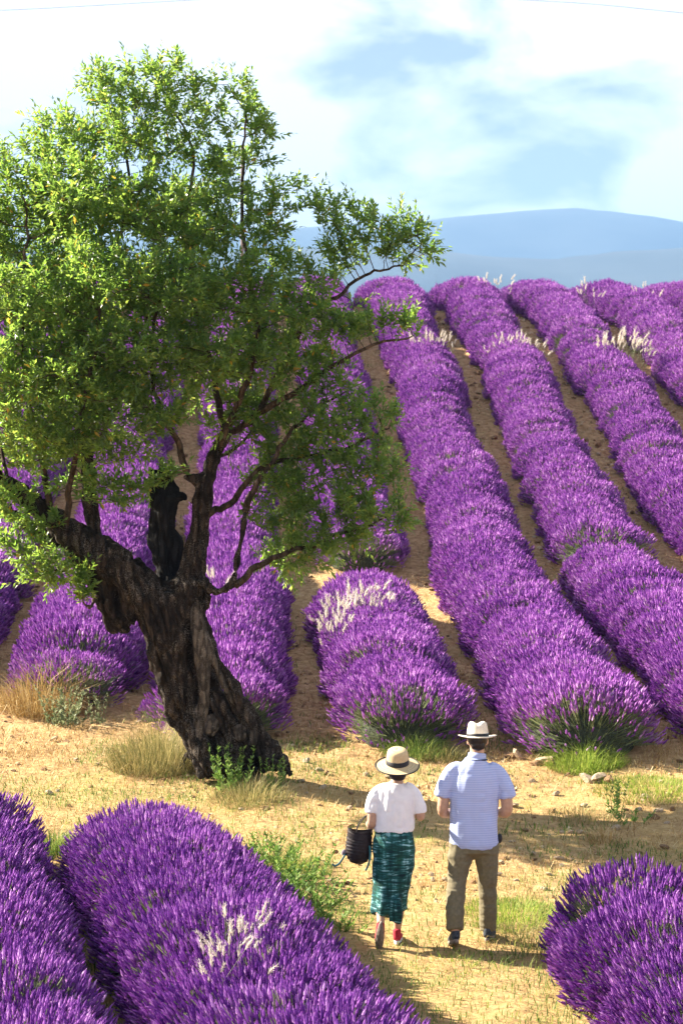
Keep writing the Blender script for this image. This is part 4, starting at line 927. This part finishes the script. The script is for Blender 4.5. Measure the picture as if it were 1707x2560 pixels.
hat(man, (.028, .01, 1.662), (R(-3), 0, 0), .16, [(.166, .004), (.158, .001), (.135, -.001), (.112, 0), (.098, .003), (.094, .012), (.092, .03), (.087, .065), (.081, .095), (.074, .112), (.060, .121), (.042, .122), (.022, .118), (.004, .115)], M['panama'], M['band'], True)

# --- the woman
wp_ = place(984, 2370)
pcs = [body([(0, 0, .78, .14, .095), (0, 0, .90, .125, .09), (0, 0, 1.05, .128, .092), (.01, 0, 1.18, .14, .092), (.015, 0, 1.25, .125, .078), (.02, .005, 1.295, .065, .058), (.025, .01, 1.33, .047, .05), (.028, .02, 1.39, .048, .052)]),
       arm([(-.11, 0, 1.225, .036), (-.165, -.01, 1.12, .040), (-.178, -.02, .985, .037), (-.19, .07, .97, .034), (-.17, .17, .985, .027), (-.15, .215, 1.0, .021)]),
       arm([(.135, 0, 1.225, .036), (.193, -.01, 1.13, .040), (.212, -.01, 1.04, .037), (.19, .08, 1.05, .033), (.14, .17, 1.10, .026), (.11, .21, 1.13, .021)]),
       arm([(-.075, 0, .82, .085), (-.085, .03, .62, .07), (-.092, .04, .46, .05), (-.100, .0, .335, .046), (-.108, -.135, .205, .030)]),
       arm([(.075, 0, .82, .085), (.065, .04, .62, .07), (.05, .07, .44, .048), (.043, .075, .30, .049), (.030, .08, .12, .030)]),
       *head_pieces((.028, .02, 1.43), .94), *hand((-.15, .21, 1.0), (.3, .9, .15), (.8, 0, -.4), 1, .9), *hand((.11, .21, 1.13), (-.4, .8, .3), (-.7, .2, -.5), -1, .9)]
woman = fused('person', pcs, .0075, M['skin'], None, 3); woman.location = wp_
tag(woman, 'woman in white T-shirt, green patterned skirt and straw hat walking away', 'person')
face_details((.028, .02, 1.43), .94, woman)
fused('shirt', [body([(0, 0, .915, .150, .108), (0, 0, .945, .160, .116), (.002, 0, 1.0, .162, .116), (.006, 0, 1.1, .158, .112), (.012, 0, 1.18, .162, .106), (.015, 0, 1.235, .155, .094), (.02, 0, 1.275, .115, .078), (.024, .002, 1.303, .070, .062)]),
                arm([(-.06, 0, 1.272, .042), (-.108, 0, 1.25, .049), (-.145, 0, 1.20, .053), (-.165, -.004, 1.14, .053), (-.176, -.008, 1.072, .053)]), arm([(.09, 0, 1.272, .042), (.138, 0, 1.25, .049), (.175, 0, 1.20, .053), (.196, -.002, 1.14, .053), (.207, -.004, 1.072, .053)])], .008, M['tee'], woman, 4, cloth(15, .009, (1, 1, .8), 9))
def skirt_disp(co, no):
    w = np.clip((.55 - co[:, 2]) / .3, 0, 1); return w * .016 * np.sin(np.arctan2(co[:, 1], co[:, 0] + .03) * 6 + co[:, 2] * 5) + vnoise(co * np.array([6, 6, 14]), 31) * .006
fused('skirt', [body([(0, 0, .94, .148, .106), (0, 0, .90, .156, .115), (.0, 0, .83, .168, .128), (.002, 0, .76, .173, .132), (-.002, .0, .66, .168, .128), (-.014, .005, .55, .156, .124), (-.03, .005, .44, .143, .128), (-.038, .0, .34, .138, .138), (-.038, -.005, .305, .140, .146), (-.036, -.005, .285, .136, .140)]),
                tube([(.0, -.11, .40), (.005, -.13, .30), (.0, -.135, .215)], [.05, .055, .05], 12, [.03, .03, .025])], .009, M['skirt'], woman, 4, skirt_disp)
shoe(woman, Matrix.Translation((-.108, -.165, .165)) @ Matrix.Rotation(R(-66), 4, 'X') @ Matrix.Rotation(R(4), 4, 'Z') @ Matrix.Scale(.88, 4), M['red'], M['rubber'], high=.10)
shoe(woman, Matrix.Translation((.028, .07, .012)) @ Matrix.Rotation(R(-6), 4, 'Z') @ Matrix.Scale(.88, 4), M['red'], M['tee'], high=.125)
fused('hair', [ellipsoid((.028, .0, 1.445), (.079, .092, .088), 18, 12), tube([(.028, -.035, 1.43), (.028, -.036, 1.37), (.026, -.03, 1.345)], [.077, .070, .058], 18, [.055, .05, .042])], .007, M['hair'], woman, 2)
hat(woman, (.028, -.005, 1.462), (R(15), 0, 0), .18, [(.188, .003), (.18, 0), (.15, -.003), (.12, -.003), (.102, 0), (.097, .008), (.0965, .03), (.094, .06), (.090, .09), (.084, .108), (.070, .119), (.045, .124), (.02, .125), (.003, .125)], M['straw_hat'], M['band'], False, edge=M['band'])

# the basket on her arm
bk = empty('basket_bag', (wp_[0] - .285, wp_[1] + .03, wp_[2] + .655)); tag(bk, 'dark brown woven basket hanging from the woman left arm', 'bag')
bk.rotation_euler = (0, R(3), 0)
prof = [(.01, 0), (.05, .008), (.085, .04), (.104, .095), (.106, .15), (.100, .21), (.096, .268), (.089, .264), (.088, .20)]
acc = Acc(); sides = 40; a = np.arange(sides) * 2 * math.pi / sides; V = []
q = spline([(r_, z, 0) for r_, z in prof], 6)
for r_, z, _ in q:
    rr_ = r_ + .0055 * np.sin(z * 2 * math.pi / .026 + np.cos(a) * 2.2); V.append(np.stack([np.cos(a) * rr_, np.sin(a) * rr_ * .8, z + .012 * np.cos(2 * a) * (z > .2)], -1))
n_ = len(q); k = np.arange(n_ - 1)[:, None] * sides; j = np.arange(sides)[None]; j2 = (j + 1) % sides
acc.add(np.concatenate(V), [np.stack([k + j, k + j2, k + sides + j2, k + sides + j], -1).reshape(-1, 4), np.arange(sides)[None, ::-1]]); link('basket', acc.mesh('basket', [M['basket']]), bk)
for yy in (-.075, .06):
    acc = Acc(); h_ = spline([(-.03, yy, .255), (-.005, yy * .8, .33), (.06, yy * .3, .395), (.09, yy * .3, .345), (.098, yy * .8, .255)], 6); V, Q_, T_ = tube(h_, .0038, 8); acc.add(V, [Q_, T_]); link('handle', acc.mesh('handle', [M['basket']]), bk)
for pts_, lb in (([(.085, -.06, .16), (.092, -.10, .08), (.075, -.11, .0), (.06, -.115, -.03)], 0), ([(-.105, -.02, .075), (-.13, -.03, .03), (-.155, -.03, -.005), (-.185, -.03, -.02), (-.205, -.035, -.005)], 1)):
    acc = Acc(); V, Q_, T_ = tube(spline(pts_, 5), .008, 6, .002); acc.add(V, [Q_, T_]); link('ribbon', acc.mesh('ribbon', [M['teal']]), bk)
acc = Acc(); V, Q_, T_ = ellipsoid((-.115, .0, .085), (.022, .022, .026), 12, 8); acc.add(V, [Q_, T_]); link('pompom', acc.mesh('pompom', [simple_mat('grey_pompom', (.10, .08, .11), (.26, .23, .28), 60, .9, .5)]), bk)

# ---------------------------------------------------------------- power line and pole beyond the hill
um = simple_mat('weathered_pole', (.10, .08, .08), (.20, .16, .15), 20, .85, .3)
wy = 95.0
pp = D(556, 335, wy); acc = Acc(); V, Q_, T_ = tube([(0, 0, 0), (0, 0, 4), (0, 0, pp[2] - tz(pp[0], wy))], [.08, .07, .06], 12); acc.add(V, [Q_, T_])
pole = tag(link('utility_pole', acc.mesh('utility_pole', [um]), loc=(pp[0], wy, tz(pp[0], wy))), 'thin wooden utility pole half hidden behind the tree top', 'pole')
wire_m = simple_mat('cable', (.18, .2, .22), (.25, .27, .29), 10, .6, 0)
for lab, q in (('thin overhead cable crossing the upper right corner of the sky', [(760, -14), (1240, 2), (1568, 30), (2400, 120)]), ('thin overhead cable near the upper left corner of the sky', [(-500, 45), (0, 24), (160, 16), (550, -6), (800, -20)])):
    acc = Acc(); V, Q_, T_ = tube(spline([D(a, b_, 70) for a, b_ in q], 10), .008, 6); acc.add(V, [Q_, T_]); tag(link('cable', acc.mesh('cable', [wire_m])), lab, 'cable')
tris = sum(len(p.vertices) - 2 for me in bpy.data.meshes for p in me.polygons) if False else 0
